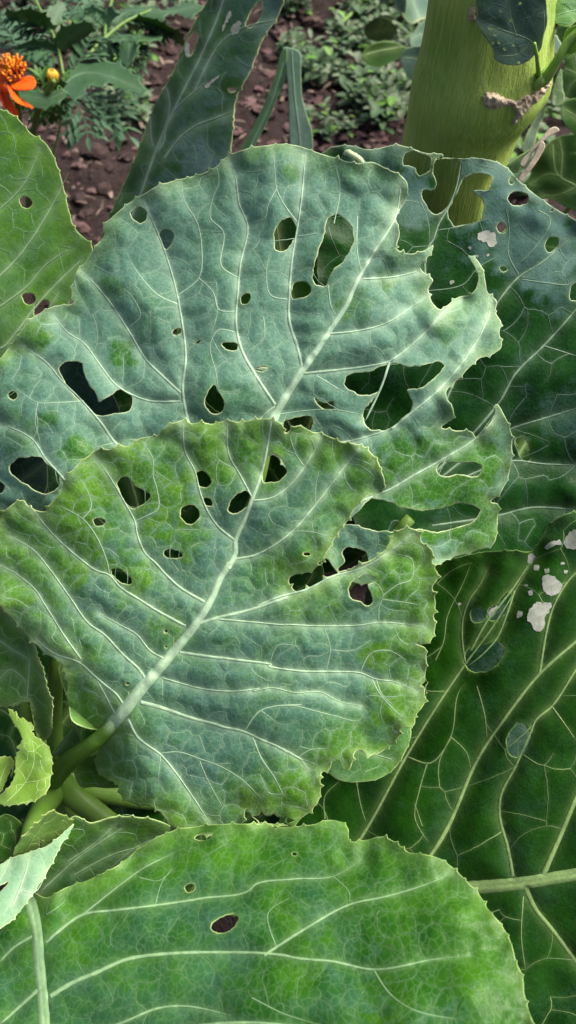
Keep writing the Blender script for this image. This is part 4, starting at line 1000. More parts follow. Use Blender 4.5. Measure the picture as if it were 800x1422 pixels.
sp0 = at(634, 200, 0.525)
def on_stem_plane(x, y):
    r = rays((x, y))[0]
    t = sp0[1] / r[1]
    return CAM + r * t, t
thick = empty('thick_stemmed_plant', (at(612, 420, .56)[0], sp0[1], 0), 'tall brassica with a thick green ribbed stem rising at the top right', 'plant')
prof = [(700, -160, 86), (690, -70, 87), (682, 0, 87), (676, 65, 91), (668, 110, 95), (658, 140, 90), (644, 170, 80), (634, 200, 76), (627, 230, 72), (620, 300, 66), (612, 380, 60), (600, 520, 54)]
C, R = [], []
for x, y, r in prof:
    p, t = on_stem_plane(x, y); C.append(p); R.append(r * t / FOC)
C.insert(0, C[0] + np.array((0.01, 0.02, 0.35))); R.insert(0, R[0] * 0.95)
C.append(np.array((C[-1][0], C[-1][1], 0.12))); R.append(R[-1] * 1.0)
C.append(np.array((C[-1][0], C[-1][1], -0.03))); R.append(R[-1] * 1.1)
D = catmull_nd(np.hstack([np.array(C), np.array(R)[:, None]]), 10)
V, F = [], []
SID = 72
for i in range(len(D)):
    for k in range(SID):
        a = 2 * math.pi * k / SID
        rr = D[i, 3] * (1 + 0.018 * math.cos(7 * a + 1) + 0.012 * noise.noise(Vector((math.cos(a) * 4, math.sin(a) * 4, D[i, 2] * 6))) + 0.006 * math.cos(17 * a))
        V.append((D[i, 0] + rr * math.cos(a), D[i, 1] + rr * math.sin(a), D[i, 2]))
for i in range(len(D) - 1):
    for k in range(SID):
        F.append((i * SID + k, (i + 1) * SID + k, (i + 1) * SID + (k + 1) % SID, i * SID + (k + 1) % SID))
F = [f[::-1] for f in F]
F.append(tuple(range(SID)))
mesh_obj('stem', V, F, M['stem'], thick, (D[-1, 0], D[-1, 1], 0))

def stem_point(x, y, out=0.0):
    """point on the stem's skin seen at (x, y)"""
    p, t = on_stem_plane(x, y)
    i = int(np.argmin(np.abs(D[:, 2] - p[2]))); cx, cy, _, r = D[i]
    r += out
    rd = rays((x, y))[0]
    for it in range(4):
        q = stem_hit(rd, cx, cy, r)
        if q is None: return CAM + rd * t
        i = int(np.argmin(np.abs(D[:, 2] - q[2]))); cx, cy, _, r = D[i]; r += out
    return q

def stem_hit(rd, cx, cy, r):
    a = rd[0]**2 + rd[1]**2; b = -2 * (rd[0] * cx + rd[1] * cy); c = cx**2 + cy**2 - r * r
    disc = b * b - 4 * a * c
    if disc < 0: return None
    return CAM + rd * ((-b - math.sqrt(disc)) / (2 * a))

def scar(outline, bulge, mat, name, step=2.2, rough=0.0016, label=None):
    O = catmull(pts(outline), 2.5, True)
    O = O + 1.2 * np.stack([nz(O, 6, 1), nz(O, 6, 2)], 1)
    a, b = O.min(0), O.max(0)
    g = np.array([(x + .3 * (j % 2), y) for j, y in enumerate(np.arange(a[1], b[1], step)) for x in np.arange(a[0], b[0], step)])
    g = g[inside(g, [O])]; k = kd_of(O); g = g[kd_dist(k, g) > 1.0]
    A = np.vstack([O, g]); n = len(O)
    r = delaunay_2d_cdt([Vector(p) for p in A], [(i, (i + 1) % n) for i in range(n)], [], 0, .05)
    Q = np.array([tuple(p) for p in r[0]]); F = np.array([t for t in r[2] if len(t) == 3]); F = F[inside(Q[F].mean(1), [O])]
    e = kd_dist(k, Q)
    h = -0.0008 + (bulge + 0.0008) * sstep(e, 0, 7) + rough * (nz(Q, 7, 4) + nz(Q, 3.5, 8)) * sstep(e, 0, 3)
    V = np.array([stem_point(q[0], q[1], hh) for q, hh in zip(Q, h)])
    o = mesh_obj(name, V, face_to_cam(V, F), mat, thick)
    if label: o['label'] = label
scar('A4 275,560 285,515 325,508 370,520 410,545 470,552 505,525 560,500 620,462 655,420 672,440 665,490 620,540 560,600 520,650 470,695 435,700 455,640 440,590 390,598 330,612 295,600', 0.003, M['scar'], 'leaf_scar', label='grey papery scar round the swollen node of the stem')
scar('A4 195,60 215,10 240,0 250,60 262,100 235,135 205,130 185,100', 0.002, M['scar'], 'leaf_scar', label='small brown scar near the top of the stem')

# side shoot and small leaves at the node
def tube_stem(P, mat, name='side_shoot', sides=12, label=None, flat=1.0):
    return tube(name, P, mat, thick, sides, label, flat)
M['shoot'] = plain_material('shoot', (0.20, 0.38, 0.06, 1), (0.30, 0.48, 0.12, 1), 60, 0.4, 0.15)
tube_stem([(725, 128, .47, 5), (742, 118, .462, 8), (758, 108, .455, 8), (775, 82, .445, 6.5), (790, 58, .44, 7), (812, 40, .435, 9)], M['shoot'], label='bright green side shoot leaving the node')
tube_stem([(748, 110, .465, 4), (747, 92, .44, 3), (745, 75, .42, 2.6), (742, 60, .413, 2.4)], M['shoot'])
tube_stem([(738, 120, .475, 8), (752, 80, .47, 7), (765, 30, .462, 7), (770, -40, .455, 8)], M['shoot'], label='yellow green leaf stalk beside the stem', flat=.7)
tube_stem([(722, 128, .478, 6), (740, 120, .462, 7), (752, 112, .455, 6), (760, 95, .46, 5)], M['shoot'])
leaf(thick, 'A4 262,150 245,110 255,60 245,0 280,-60 400,-110 520,-100 620,-40 640,60 640,130 620,200 600,280 575,300 540,335 480,362 420,360 370,345 345,320 340,280 310,230 280,185', [(670, 0, .398), (740, 0, .402), (700, 90, .423)], 'slate', label='small grey pest pitted leaf hanging before the stem', seed=61,
     holes=[ell(*tl('A4', 490, 18), 2, 1.6), ell(*tl('A4', 440, 112), 1.8), ell(*tl('A4', 325, 155), 2.2, 1.6), ell(*tl('A4', 352, 190), 1.6), ell(*tl('A4', 375, 235), 1.8), ell(*tl('A4', 340, 240), 1.5), ell(*tl('A4', 405, 270), 1.5), ell(*tl('A4', 484, 345), 1.6), ell(*tl('A4', 455, 250), 1.3), ell(*tl('A4', 384, 60), 1.5)],
     midrib='A4 575,300 560,240 400,170 255,110', ribw=(3, 1), veins=[('A4 540,240 480,300 380,310', 1.6, .8), ('A4 470,200 440,100 420,0', 1.6, .8), ('A4 575,300 620,180 620,40', 2, 1)], cell=20, bloom=(.75, .5, 0, 20), tooth=None, step=3.5, ruffle=.002, wave=.003)
leaf(thick, 'A4 665,80 690,20 720,-40 800,-60 880,-20 900,60 860,110 800,120 760,150 710,140 680,120', [(790, 10, .45), (770, 35, .45), (830, 20, .445)], 'green', label='grey green leaf in the top right corner', seed=62, midrib='A4 880,60 780,60 680,90', ribw=(2.5, 1), cell=22, bloom=(.5, .4, .2, 20), tooth=None, step=4)
leaf(thick, 'A4 735,190 745,165 790,140 830,140 900,180 920,280 860,300 800,290 760,300 735,290 725,260', [(795, 55, .437), (815, 40, .43), (800, 75, .437)], 'young', label='lime green leaf base of the side shoot', seed=63, midrib=None, cell=20, bloom=(0.0, .2, 0, 20), tooth=None, step=4)

# dry, split leaf stalk beside the stem
dry = empty('dry_leaf_sheath', at(722, 262, .50), 'split straw coloured dry leaf strip beside the thick stem', 'dry leaf')
def strip(parent, outline, plane, matkey, name, **kw):
    return leaf(parent, outline, plane, matkey, name=name, net=False, midrib=None, **kw)
kind('dry', (0.70, 0.60, 0.42, 1), (0.55, 0.42, 0.27, 1), (0.80, 0.74, 0.60, 1), (0.72, 0.62, 0.46, 1), (0.74, 0.64, 0.46, 1), transl=0.15, tcol=(0.5, 0.4, 0.2, 1))
pa = dict(tooth=None, step=4, ruffle=0.001, wave=0.001, quilt=0, quilt2=0, bloom=(.5, .6, 0, 10), margin=(1.4, 5, .4))
strip(dry, 'A5 560,150 600,95 650,40 690,-5 715,-12 730,2 715,15 680,35 640,70 600,115 575,160', [(700, 250, .49), (770, 180, .475), (770, 260, .50)], 'dry', 'strip', seed=71, **pa)
strip(dry, 'A5 552,220 590,160 620,110 640,70 660,50 668,70 650,110 625,150 590,195 560,228', [(700, 250, .488), (770, 180, .473), (770, 260, .498)], 'dry', 'strip', seed=72, **pa)
strip(dry, 'A5 500,165 540,125 600,85 640,55 620,95 580,140 545,185 515,180', [(700, 250, .495), (770, 180, .48), (770, 260, .505)], 'green', 'strip', seed=73, label='still green strip', **pa)

# ------------------------------------------------------------------ folded leaf at the top, between flower and leek
topp = empty('kale_plant', (at(190, 330, .72)[0], at(190, 330, .72)[1], 0), 'brassica with one tall folded leaf, scarred with white lines, left of the leek', 'plant')
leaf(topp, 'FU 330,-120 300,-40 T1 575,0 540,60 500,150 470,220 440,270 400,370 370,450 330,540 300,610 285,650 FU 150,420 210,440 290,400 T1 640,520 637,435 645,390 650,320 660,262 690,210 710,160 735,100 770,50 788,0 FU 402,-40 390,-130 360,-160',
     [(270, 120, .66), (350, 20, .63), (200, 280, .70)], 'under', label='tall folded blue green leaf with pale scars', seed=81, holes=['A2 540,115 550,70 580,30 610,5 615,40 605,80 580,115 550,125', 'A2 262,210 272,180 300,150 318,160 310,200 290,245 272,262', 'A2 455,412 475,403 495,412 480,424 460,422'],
     patch_holes=['A2 470,130 490,105 510,98 512,125 490,158 472,160', 'A2 262,205 270,195 274,230 278,260 266,262', 'A2 440,100 465,50 470,60 450,110 425,150', 'A2 350,400 380,370 415,350 412,360 385,380 358,408'],
     midrib='FU 190,420 T1 350,660 390,540 440,400 500,270 560,150 620,0 FU 330,-100', ribw=(4, 2), veins=[('A2 130,705 160,650 165,580 200,520 280,440 350,385', 2.2, 1.4), ('A2 160,733 230,640 310,580 400,545 475,515', 2.4, 1.4), ('A2 135,690 170,600 215,510', 1.4, 1), ('A2 300,420 420,200 520,130 680,90', 2, 1.2), ('A2 95,535 100,640 110,680', 1.4, 1), ('A2 170,405 185,480 175,560', 1.2, .8)],
     folds=[(150, 420, 310, 0, -.55, 7, 180, 150)], cell=34, bloom=(.5, .6, .0, 30), patches=[(200, 200, 60, 1.0), (230, 100, 50, 1.0), (280, 40, 50, .8), (170, 280, 60, 1.0), (250, 60, 50, .8), (300, 180, 40, .5), (325, 120, 20, .9)], tooth=(24, 2), netw=(.6, 1.0), netfade=(.2, .5), margin=(1.1, 6, .1))
tube('stalk', [(200, 430, .71, 7), (195, 520, .76, 9), (195, 640, .84, 11), (200, 760, .93, 12)], M['petiole'], topp, 12)

# leek with a folded leaf
kind('leek', (0.06, 0.20, 0.03, 1), (0.05, 0.15, 0.05, 1), (0.25, 0.39, 0.32, 1), (0.25, 0.40, 0.28, 1), (0.22, 0.36, 0.22, 1), transl=.15)
lk = empty('leek', ground_at(330, 330), 'leek with a strap leaf kinked over, on the bare soil', 'leek')
pl = dict(tooth=None, step=5, ruffle=0.001, wave=0.002, quilt=0, quilt2=0, net=False, margin=(1.2, 5, .2))
leaf(lk, 'FU 318,260 330,215 345,188 365,148 382,105 391,72 397,66 397,100 394,118 388,130 372,168 352,206 344,225 336,262', [(340, 220, .86), (394, 75, .80), (350, 222, .86)], 'leek', label='rising leek leaf below the kink', seed=91, bloom=(0.05, .3, 0, 10), midrib='FU 326,262 345,210 375,145 394,85', ribw=(3, 2), **pl)
leaf(lk, 'FU 393,66 402,66 416,72 418,100 420,135 428,165 433,180 434,230 430,270 412,272 405,230 402,190 400,130 396,85', [(400, 70, .80), (416, 74, .798), (415, 230, .84)], 'leek', label='grey green leek leaf hanging from the kink', seed=92, bloom=(0.75, .4, .2, 6), midrib='FU 405,68 409,130 416,190 420,270', ribw=(2, 2), **pl)
tube('stalk', [(327, 262, .86, 9), (322, 300, .93, 10), (322, 350, 1.02, 11), (324, 420, 1.12, 11)], M['petiole'], lk, 12)

# ------------------------------------------------------------------ marigold
def petal_mat():
    t = NT('orange_petal')
    oc = t.n('ShaderNodeTexCoord').outputs['Object']
    c = t.mix(t.ramp(t.noise(70, 3, .6, oc), .3, .7), (0.78, 0.085, 0.004, 1), (0.84, 0.17, 0.006, 1))
    return t.surf(c, 0.55, t.bump(t.noise(500, 3, .6, oc), .3, .001), 0.3, (0.9, 0.2, 0.005, 1), .25)
for k_ in ('orange', 'orange_rim', 'orange_vein'): M[k_] = petal_mat()
M['floret'] = plain_material('floret', (0.85, 0.50, 0.02, 1), (0.80, 0.16, 0.01, 1), 260, 0.5, 0.15, .2)
M['floret_dark'] = plain_material('floret_dark', (0.55, 0.10, 0.01, 1), (0.32, 0.05, 0.01, 1), 200, 0.5, 0.1, .2)
M['bud'] = plain_material('yellow_bud', (0.80, 0.62, 0.06, 1), (0.75, 0.45, 0.05, 1), 200, 0.5, .2, .2)
kind('mari', (0.028, 0.09, 0.018, 1), (0.018, 0.062, 0.018, 1), (0.032, 0.075, 0.045, 1), (0.14, 0.24, 0.14, 1), (0.10, 0.20, 0.10, 1), transl=.15)
M['mari_stem'] = plain_material('marigold_stem', (0.075, 0.16, 0.03, 1), (0.14, 0.24, 0.06, 1), 60, .5, .05)
mg_base = ground_at(40, 330)
mari = empty('marigold', mg_base, 'marigold with an orange flower and ferny leaves at the top left', 'flower')
pp = dict(tooth=None, step=3, ruffle=0.002, wave=0.001, quilt=0, quilt2=0, net=False, midrib=None, bloom=(0, 0, 0, 10), thick=.0004)
for i, (o_, d1, d2, d3) in enumerate([('A1 50,465 80,440 125,428 180,424 198,445 200,465 180,492 120,500 75,495', .80, .77, .80), ('A1 40,465 55,480 80,510 120,548 160,575 190,600 150,592 105,575 70,545 50,505', .80, .79, .785),
        ('A1 -5,480 25,478 45,520 62,560 85,600 108,635 105,652 85,652 55,620 22,598 8,560', .80, .785, .775), ('A1 -60,350 -20,338 15,345 30,370 40,415 50,450 20,455 -30,445 -70,400', .81, .80, .80),
        ('A1 0,450 30,462 20,490 -30,540 -90,580 -110,550 -70,490', .80, .80, .79)]):
    P = pts(o_); a, b, c = P[0], P[len(P) // 2], P[len(P) // 4]
    leaf(mari, o_, [(a[0], a[1], d1), (b[0], b[1], d2), (c[0], c[1], d3)], 'orange', name='petal', seed=100 + i, **pp)
# tufted disc
rng = random.Random(5)
fc = at(*tl('A1', 78, 405), .80); ax = np.array((0.15, -0.45, 0.88)); ax /= np.linalg.norm(ax)
u_ = np.cross(ax, (1, 0, 0)); u_ /= np.linalg.norm(u_); v_ = np.cross(ax, u_)
tuft = {'floret': [], 'floret_dark': []}
for i in range(130):
    rr = 0.0115 * math.sqrt(rng.random()); a = rng.uniform(0, 6.28)
    dirn = ax + 0.75 * (rr / 0.0115) * (u_ * math.cos(a) + v_ * math.sin(a)) + np.array([rng.uniform(-.2, .2) for _ in range(3)])
    dirn /= np.linalg.norm(dirn)
    b = fc + (u_ * math.cos(a) + v_ * math.sin(a)) * rr * 0.7
    L = rng.uniform(.009, .015)
    tuft['floret' if rng.random() < .55 else 'floret_dark'].append(tube_mesh([b, b + dirn * L * .6, b + dirn * L], [.0006, .0007, .0010], 6, (0.3, 0.5, 0.1)))
for k_, L in tuft.items():
    V, F = merge(L); o = mesh_obj('disc_florets', V, F, M[k_], mari); o['kind'] = 'stuff'
tube('stem', [(18, 118, .805, 8), (22, 130, .83, 5), (28, 170, .90, 3.5), (45, 260, 1.15, 4), (40, 320, 1.4, 4)], M['mari_stem'], mari, 10)
tube('stem', [(75, 112, .83, 3), (60, 140, .86, 4), (48, 175, .90, 4), (40, 250, 1.1, 4), (40, 320, 1.4, 4)], M['mari_stem'], mari, 10)
tube('stem', [(38, 190, .93, 4), (60, 160, .92, 3.6), (95, 120, .94, 3), (125, 75, .96, 2.6), (146, 53, .98, 2.6), (175, 30, 1.0, 2.2), (210, 14, 1.03, 1.8)], M['mari_stem'], mari, 10)
tube('stem', [(88, 105, .90, 2.6), (82, 75, .90, 2.6), (72, 45, .91, 2.4), (58, 18, .93, 2.2), (45, -10, .95, 2)], M['mari_stem'], mari, 10)
tube('stem', [(146, 53, .98, 2.2), (147, 35, 1.0, 2.2), (152, 15, 1.02, 2), (160, -20, 1.05, 2)], M['mari_stem'], mari, 10)
tube('stem', [(82, 142, .90, 1.6), (84, 170, .92, 1.7), (79, 195, .95, 1.7), (73, 216, .98, 1.7), (66, 250, 1.05, 1.7), (50, 320, 1.38, 1.8)], M['shoot'], mari, 8, 'thin pale stalk')
# unopened yellow head
bc = at(*tl('A1', 295, 430), .84)
bud = [tube_mesh([bc + np.array((.0045 * math.cos(a), .0045 * math.sin(a), -.004)), bc + np.array((.0055 * math.cos(a), .0055 * math.sin(a), .003)), bc + np.array((.003 * math.cos(a), .003 * math.sin(a), .008))], [.0012, .0016, .0006], 6, (.3, .5, .1)) for a in np.arange(11) * 0.571]
V, F = merge(bud); mesh_obj('flower_bud', V, F, M['bud'], mari)
tube('sepal_cup', [(74, 108, .842, 5), (72, 116, .85, 6), (69, 124, .856, 4), (66, 132, .862, 3)], M['mari_stem'], mari, 10)
lf = dict(tooth=(15, 5.0), step=5, ruffle=0.003, wave=0.004, quilt=0.0016, quilt2=.0004, cell=18, netw=(.4, .8), netfade=(.1, .4), margin=(1, 4, .1), halo=.3, bloom=(.35, .5, 0, 10))
def ml(o_, d, rib_, seed, lab=None, **kw):
    P = pts(o_); a, b, c = P[0], P[len(P) // 3], P[2 * len(P) // 3]; q = dict(lf); q.update(kw)
    r = random.Random(seed)
    leaf(mari, o_, [(a[0], a[1], d), (b[0], b[1], d + r.uniform(-.02, .03)), (c[0], c[1], d + r.uniform(-.02, .03))], 'mari', seed=seed, midrib=rib_, ribw=(1.8, .8), label=lab, **q)
ml('A1 300,170 265,155 190,135 110,118 45,102 30,75 110,62 180,55 235,75 275,120', .90, 'A1 290,165 220,110 100,85', 111)
ml('A1 285,165 262,130 258,70 285,45 330,25 360,18 352,65 330,110 305,150', .91, 'A1 285,160 310,90 350,30', 112)
ml('A1 318,260 310,210 330,170 385,140 440,128 515,128 512,165 490,190 455,215 400,245 345,285', .89, 'A1 335,275 380,220 490,150', 113)
ml('A1 320,300 270,292 200,290 120,272 105,262 150,232 200,225 260,235 305,255', .90, 'A1 315,290 230,260 130,260', 114)
ml('A1 370,450 395,400 430,385 440,340 500,330 560,318 600,340 660,360 720,400 770,450 800,500 795,525 740,505 680,490 600,460 540,480 500,470 470,490 450,530 400,540 360,500', .87, 'A1 350,470 440,410 520,405 620,430 780,500', 115, 'broad dark ferny leaf of the marigold')
ml('A1 350,490 330,470 290,480 210,470 160,480 190,430 240,420 290,450 340,440', .86, None, 116)
ml('A1 100,520 160,500 260,520 340,500 380,520 330,560 270,590 200,600 150,570', .85, 'A1 360,510 260,550 130,530', 117)
ml('A1 590,200 560,120 480,70 470,50 540,45 590,70 620,30 640,80 600,150', 1.0, 'A1 590,195 570,110 500,60', 118)
ml('A1 600,210 640,170 700,180 790,200 860,190 900,210 800,225 700,215 640,225', .99, 'A1 600,210 700,195 880,205', 119)
ml('A1 610,130 660,80 740,40 820,45 900,60 980,40 1080,20 1120,50 1050,90 960,70 880,100 800,90 720,80', 1.02, 'A1 610,130 720,60 900,70 1100,35', 120)
ml('A1 700,130 800,95 900,130 1000,190 1030,260 960,220 880,190 820,160 740,160', 1.03, 'A1 700,140 820,130 1020,250', 121)
ml('A1 590,210 620,260 610,340 560,330 540,270', .96, 'A1 592,215 580,320', 122)
ml('A1 690,230 750,220 760,280 720,350 680,350 670,290', .97, 'A1 720,225 710,340', 123)

# ferny divided leaves
def ferny(parent, P, n, size, mat, seed, name='leaf', label=None, wide=.3):
    """P: (x, y, depth) along the leaf stalk; pairs of toothed leaflets"""
    r = random.Random(seed)
    W = catmull_nd(np.array([at(*p) for p in P]), 10); L = []
    dpp = P[0][2] / FOC
    L.append(tube_mesh(W, np.linspace(1.4, .5, len(W)) * dpp, 6, (0.1, 0.3, 0.9)))
    for i in range(n):
        t = 0.15 + 0.85 * i / (n - 1); k = min(int(t * (len(W) - 1)), len(W) - 2)
        c = W[k]; d = W[k + 1] - W[k]; d /= np.linalg.norm(d)
        az = math.atan2(d[1], d[0]); el = math.asin(max(-1, min(1, d[2])))
        for sgn in ((-1, 1) if i < n - 1 else (0,)):
            s = size * dpp * (0.55 + 0.75 * math.sin(math.pi * min(1, t * .85 + .1))) * r.uniform(.8, 1.2)
            a2 = az + sgn * r.uniform(.75, 1.05)
            L.append(small_leaf(c, s, s * wide, a2, el * .6 + r.uniform(-.2, .25), r))
            if s > size * dpp * .8:
                dd = np.array((math.cos(a2), math.sin(a2), 0))
                for q in (.35, .6):
                    for s2 in (-1, 1): L.append(small_leaf(c + dd * s * q, s * .42, s * .15, a2 + s2 * .7, r.uniform(-.2, .2), r))
    V, F = merge(L)
    o = mesh_obj(name, V, F, mat, parent)
    if label: o['label'] = label
    return o
M['fern'] = plain_material('ferny_leaf', (0.05, 0.125, 0.065, 1), (0.09, 0.18, 0.105, 1), 40, .55, .2, .2)
M['fern_dark'] = plain_material('ferny_leaf_dark', (0.03, 0.085, 0.035, 1), (0.055, 0.125, 0.06, 1), 40, .55, .15, .2)
M['fern_green'] = plain_material('ferny_leaf_green', (0.05, 0.15, 0.025, 1), (0.09, 0.21, 0.04, 1), 40, .55, .2, .2)
ferny(mari, [(100, 130, 1.0), (120, 135, 1.02), (150, 150, 1.03), (182, 192, 1.04)], 8, 40, M['fern'], 1, label='grey green ferny leaf over the soil', wide=.26)
ferny(mari, [(100, 130, 1.0), (108, 145, 1.0), (118, 170, 1.0), (122, 192, .99)], 7, 34, M['fern'], 2, wide=.26)
for i, p in enumerate([[(20, 60, .95), (10, 40, .97), (-10, 20, 1.0)], [(40, 75, .96), (35, 50, .98), (20, 10, 1.0)], [(0, 70, .93), (15, 60, .95), (40, 50, .98)], [(30, 80, .93), (45, 82, .94), (55, 88, .95)], [(10, 70, .95), (0, 50, 1.0), (15, 20, 1.05), (40, 8, 1.1)], [(60, 30, 1.0), (90, 20, 1.04), (120, 15, 1.08)], [(100, 20, 1.05), (115, 0, 1.1), (140, -10, 1.15)]]):
    ferny(mari, p, 7, 30, M['fern'], 10 + i, wide=.3)
for i, p in enumerate([[(60, 140, .88), (50, 128, .87), (38, 118, .86)], [(62, 140, .88), (62, 122, .87), (58, 105, .86)], [(70, 145, .89), (80, 128, .88), (88, 112, .87)], [(50, 150, .89), (40, 145, .88), (25, 140, .88)], [(45, 165, .92), (55, 150, .9), (70, 145, .9)], [(50, 165, .92), (70, 155, .91), (92, 140, .9)], [(40, 150, .9), (45, 130, .9), (48, 100, .9)]]):
    ferny(mari, p, 7, 20, M['fern_green'], 30 + i, wide=.22)

for i, p in enumerate([[(95, 110, .9), (120, 100, .9), (150, 100, .91), (190, 118, .92)], [(90, 105, .9), (110, 85, .9), (128, 50, .9)], [(82, 75, .9), (60, 70, .89), (30, 66, .9)], [(75, 50, .91), (50, 35, .91), (15, 22, .92)], [(146, 53, .98), (165, 62, .98), (195, 60, 1.0)], [(147, 40, 1.0), (130, 25, 1.0), (112, 12, 1.02)], [(175, 30, 1.0), (200, 35, 1.02), (235, 48, 1.04)], [(160, 45, .99), (185, 80, .99), (180, 110, 1.0)]]):
    ferny(mari, p, 8, 26, M['fern_dark'], 60 + i, wide=.3)

# seedling on the soil below the ferny leaf, and others
def seedling(px, py, size, seed, label, mat='fern'):
    g = ground_at(px, py); g[2] = gz(g[0], g[1]); r = random.Random(seed)
    e = empty('weed_seedling', g, label, 'weed')
    d = np.linalg.norm(g - CAM) * 0.98
    for k in range(6):
        a = k * 1.05 + r.uniform(-.3, .3); l = size * r.uniform(.7, 1.2)
        q = [(px, py, d), (px + .5 * l * math.cos(a), py - .45 * l * math.sin(a) - .25 * l, d - .015), (px + l * math.cos(a), py - .6 * l * math.sin(a) - .1 * l, d - .01)]
        ferny(e, q, 5, size * .42, M[mat], seed + k, wide=.4)
seedling(136, 208, 26, 200, 'small ferny seedling on the soil below the grey green marigold leaf')
seedling(170, 85, 24, 220, 'bright green seedling left of the tall folded leaf', 'fern_green')

# ------------------------------------------------------------------ cabbages behind the thick stem
cab = empty('cabbage_plant', ground_at(575, 150), 'small blue green cabbage among weeds left of the thick stem', 'plant')
cb = dict(tooth=(30, 1.0), step=5, cell=26, netw=(.5, .9), netfade=(.1, .4), ruffle=.003, wave=.005, quilt=.002, quilt2=.0004, margin=(1.2, 5, .3))
leaf(cab, 'A3 418,150 440,105 490,80 545,98 565,150 540,188 470,192 440,178', [(510, 40, 1.45), (545, 45, 1.45), (520, 56, 1.5)], 'dark', seed=131, midrib='A3 430,160 500,140 555,140', ribw=(2, 1), veins=[('A3 480,150 500,100', 1, .6), ('A3 510,145 540,110', 1, .6)], bloom=(.2, .5, 0, 10), **cb)
leaf(cab, 'A3 408,262 450,208 520,190 600,212 625,235 540,290 480,312 440,295', [(505, 78, 1.4), (560, 66, 1.42), (525, 90, 1.42)], 'dark', seed=132, midrib='A3 420,255 500,235 615,215', ribw=(2.6, 1.6), bloom=(.1, .5, 0, 10), **cb)
leaf(cab, 'A3 588,265 610,228 680,212 740,220 740,300 690,360 640,372 600,315', [(560, 78, 1.3), (590, 70, 1.3), (575, 105, 1.32)], 'slate', seed=133, midrib='A3 700,290 640,270 595,270', ribw=(2, 1), bloom=(.85, .4, 0, 10), **cb)
leaf(cab, 'A3 628,195 650,150 700,90 740,80 750,180 700,222 640,218', [(572, 55, 1.33), (595, 30, 1.33), (590, 62, 1.33)], 'slate', seed=134, midrib='A3 720,180 680,160 640,180', ribw=(2, 1), bloom=(.8, .4, 0, 10), **cb)
leaf(cab, 'A3 595,70 605,10 615,-60 720,-80 760,0 740,70 670,95 640,110', [(565, 10, 1.5), (600, 0, 1.5), (580, 28, 1.48)], 'under', seed=135, midrib='A3 680,90 650,20 640,-60', ribw=(2, 1), bloom=(.6, .4, 0, 10), folds=[(572, 30, 575, -20, -.6, 3, 600, 0)], **cb)
leaf(cab, 'A3 560,-20 590,-60 615,-20 605,60 575,40', [(555, 0, 1.5), (560, -15, 1.5), (558, 14, 1.48)], 'slate', seed=136, midrib=None, bloom=(.6, .4, 0, 10), **cb)
tube('stalk', [(590, 80, 1.42, 5), (590, 120, 1.55, 7), (592, 160, 1.7, 8)], M['petiole'], cab, 10)
tube('stalk', [(505, 0, 1.9, 2.5), (485, 22, 1.85, 2.5), (470, 36, 1.84, 2.5)], M['petiole'], cab, 8)

cab2 = empty('cabbage_plant', ground_at(860, 330), 'dark green cabbage in shade right of the thick stem', 'plant')
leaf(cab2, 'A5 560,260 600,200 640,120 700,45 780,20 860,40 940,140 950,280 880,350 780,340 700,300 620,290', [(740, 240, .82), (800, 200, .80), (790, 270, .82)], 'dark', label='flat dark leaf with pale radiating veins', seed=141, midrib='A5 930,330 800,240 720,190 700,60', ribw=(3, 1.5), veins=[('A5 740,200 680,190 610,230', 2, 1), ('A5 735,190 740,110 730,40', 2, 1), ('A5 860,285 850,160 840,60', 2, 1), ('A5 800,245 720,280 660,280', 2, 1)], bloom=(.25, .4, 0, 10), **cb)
leaf(cab2, 'A4 500,830 520,760 560,680 610,590 640,560 620,640 590,720 570,800 540,870', [(735, 195, .78), (750, 150, .77), (745, 190, .78)], 'under', seed=142, midrib=None, veins=[('A4 520,820 570,720 620,600', 1.4, .8)], bloom=(.5, .4, 0, 10), **cb)
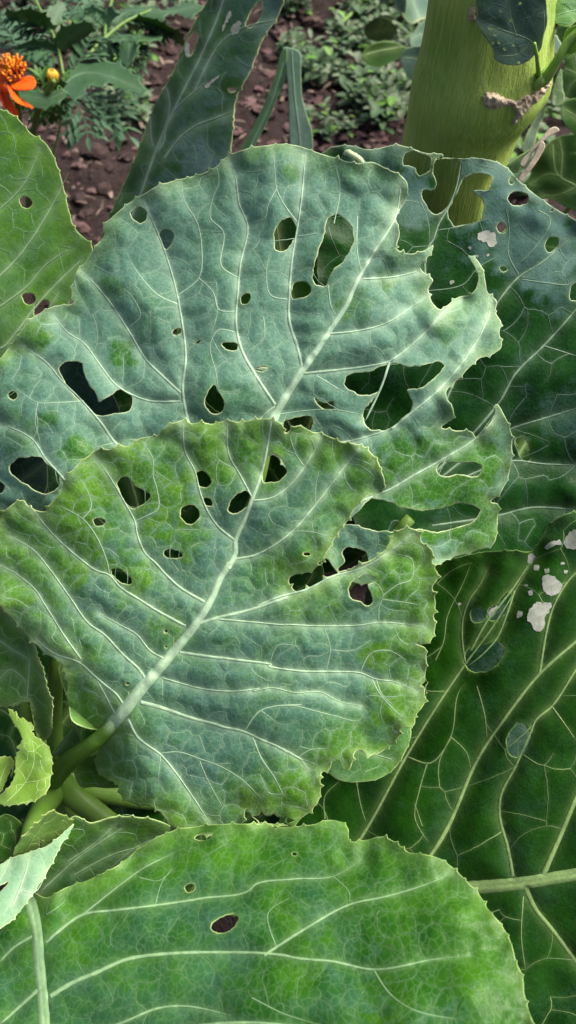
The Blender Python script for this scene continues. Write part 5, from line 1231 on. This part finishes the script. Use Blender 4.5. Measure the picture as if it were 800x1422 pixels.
leaf(cab2, 'A4 728,430 735,350 775,305 830,280 920,320 940,440 880,540 800,555 745,535', [(790, 100, .74), (830, 100, .73), (800, 130, .74)], 'dark', seed=143, midrib='A4 900,500 820,420 740,380', ribw=(2, 1), veins=[('A4 820,420 800,340 790,300', 1.5, 1), ('A4 830,430 770,470 750,520', 1.5, 1)], bloom=(.3, .4, 0, 10), **cb)
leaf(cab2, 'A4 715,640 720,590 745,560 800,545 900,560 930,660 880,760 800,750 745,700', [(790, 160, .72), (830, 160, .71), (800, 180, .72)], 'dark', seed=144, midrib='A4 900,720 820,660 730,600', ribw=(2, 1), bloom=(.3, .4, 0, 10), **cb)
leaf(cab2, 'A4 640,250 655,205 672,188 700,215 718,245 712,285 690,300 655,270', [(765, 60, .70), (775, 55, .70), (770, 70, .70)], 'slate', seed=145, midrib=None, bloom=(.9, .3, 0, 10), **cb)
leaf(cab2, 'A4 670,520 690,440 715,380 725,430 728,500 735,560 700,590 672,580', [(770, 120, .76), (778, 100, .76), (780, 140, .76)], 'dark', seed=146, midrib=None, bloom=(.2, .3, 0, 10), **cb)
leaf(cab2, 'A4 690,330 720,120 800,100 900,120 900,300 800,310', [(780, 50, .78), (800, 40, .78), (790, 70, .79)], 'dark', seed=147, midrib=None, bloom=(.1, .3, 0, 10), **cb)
tube('stalk', [(830, 280, .80, 8), (845, 300, .86, 9), (860, 330, .95, 10), (870, 350, 1.05, 10)], M['petiole'], cab2, 10)
tube('stalk', [(800, 278, .83, 3), (785, 295, .86, 3), (770, 310, .9, 3)], M['petiole'], cab2, 8)

# grub on the rim of the largest leaf
M['grub'] = plain_material('caterpillar', (0.34, 0.50, 0.22, 1), (0.48, 0.60, 0.36, 1), 150, .5, .1)
grub = tube('caterpillar', [(478, 214, .412, 2), (483, 212, .411, 4.2), (490, 216, .411, 4.6), (498, 221, .411, 4.6), (504, 227, .411, 4), (507, 230, .412, 1.5)], M['grub'], None, 10, wob=.25)
tag(grub, 'pale green caterpillar lying along the top rim of the largest leaf', 'caterpillar')
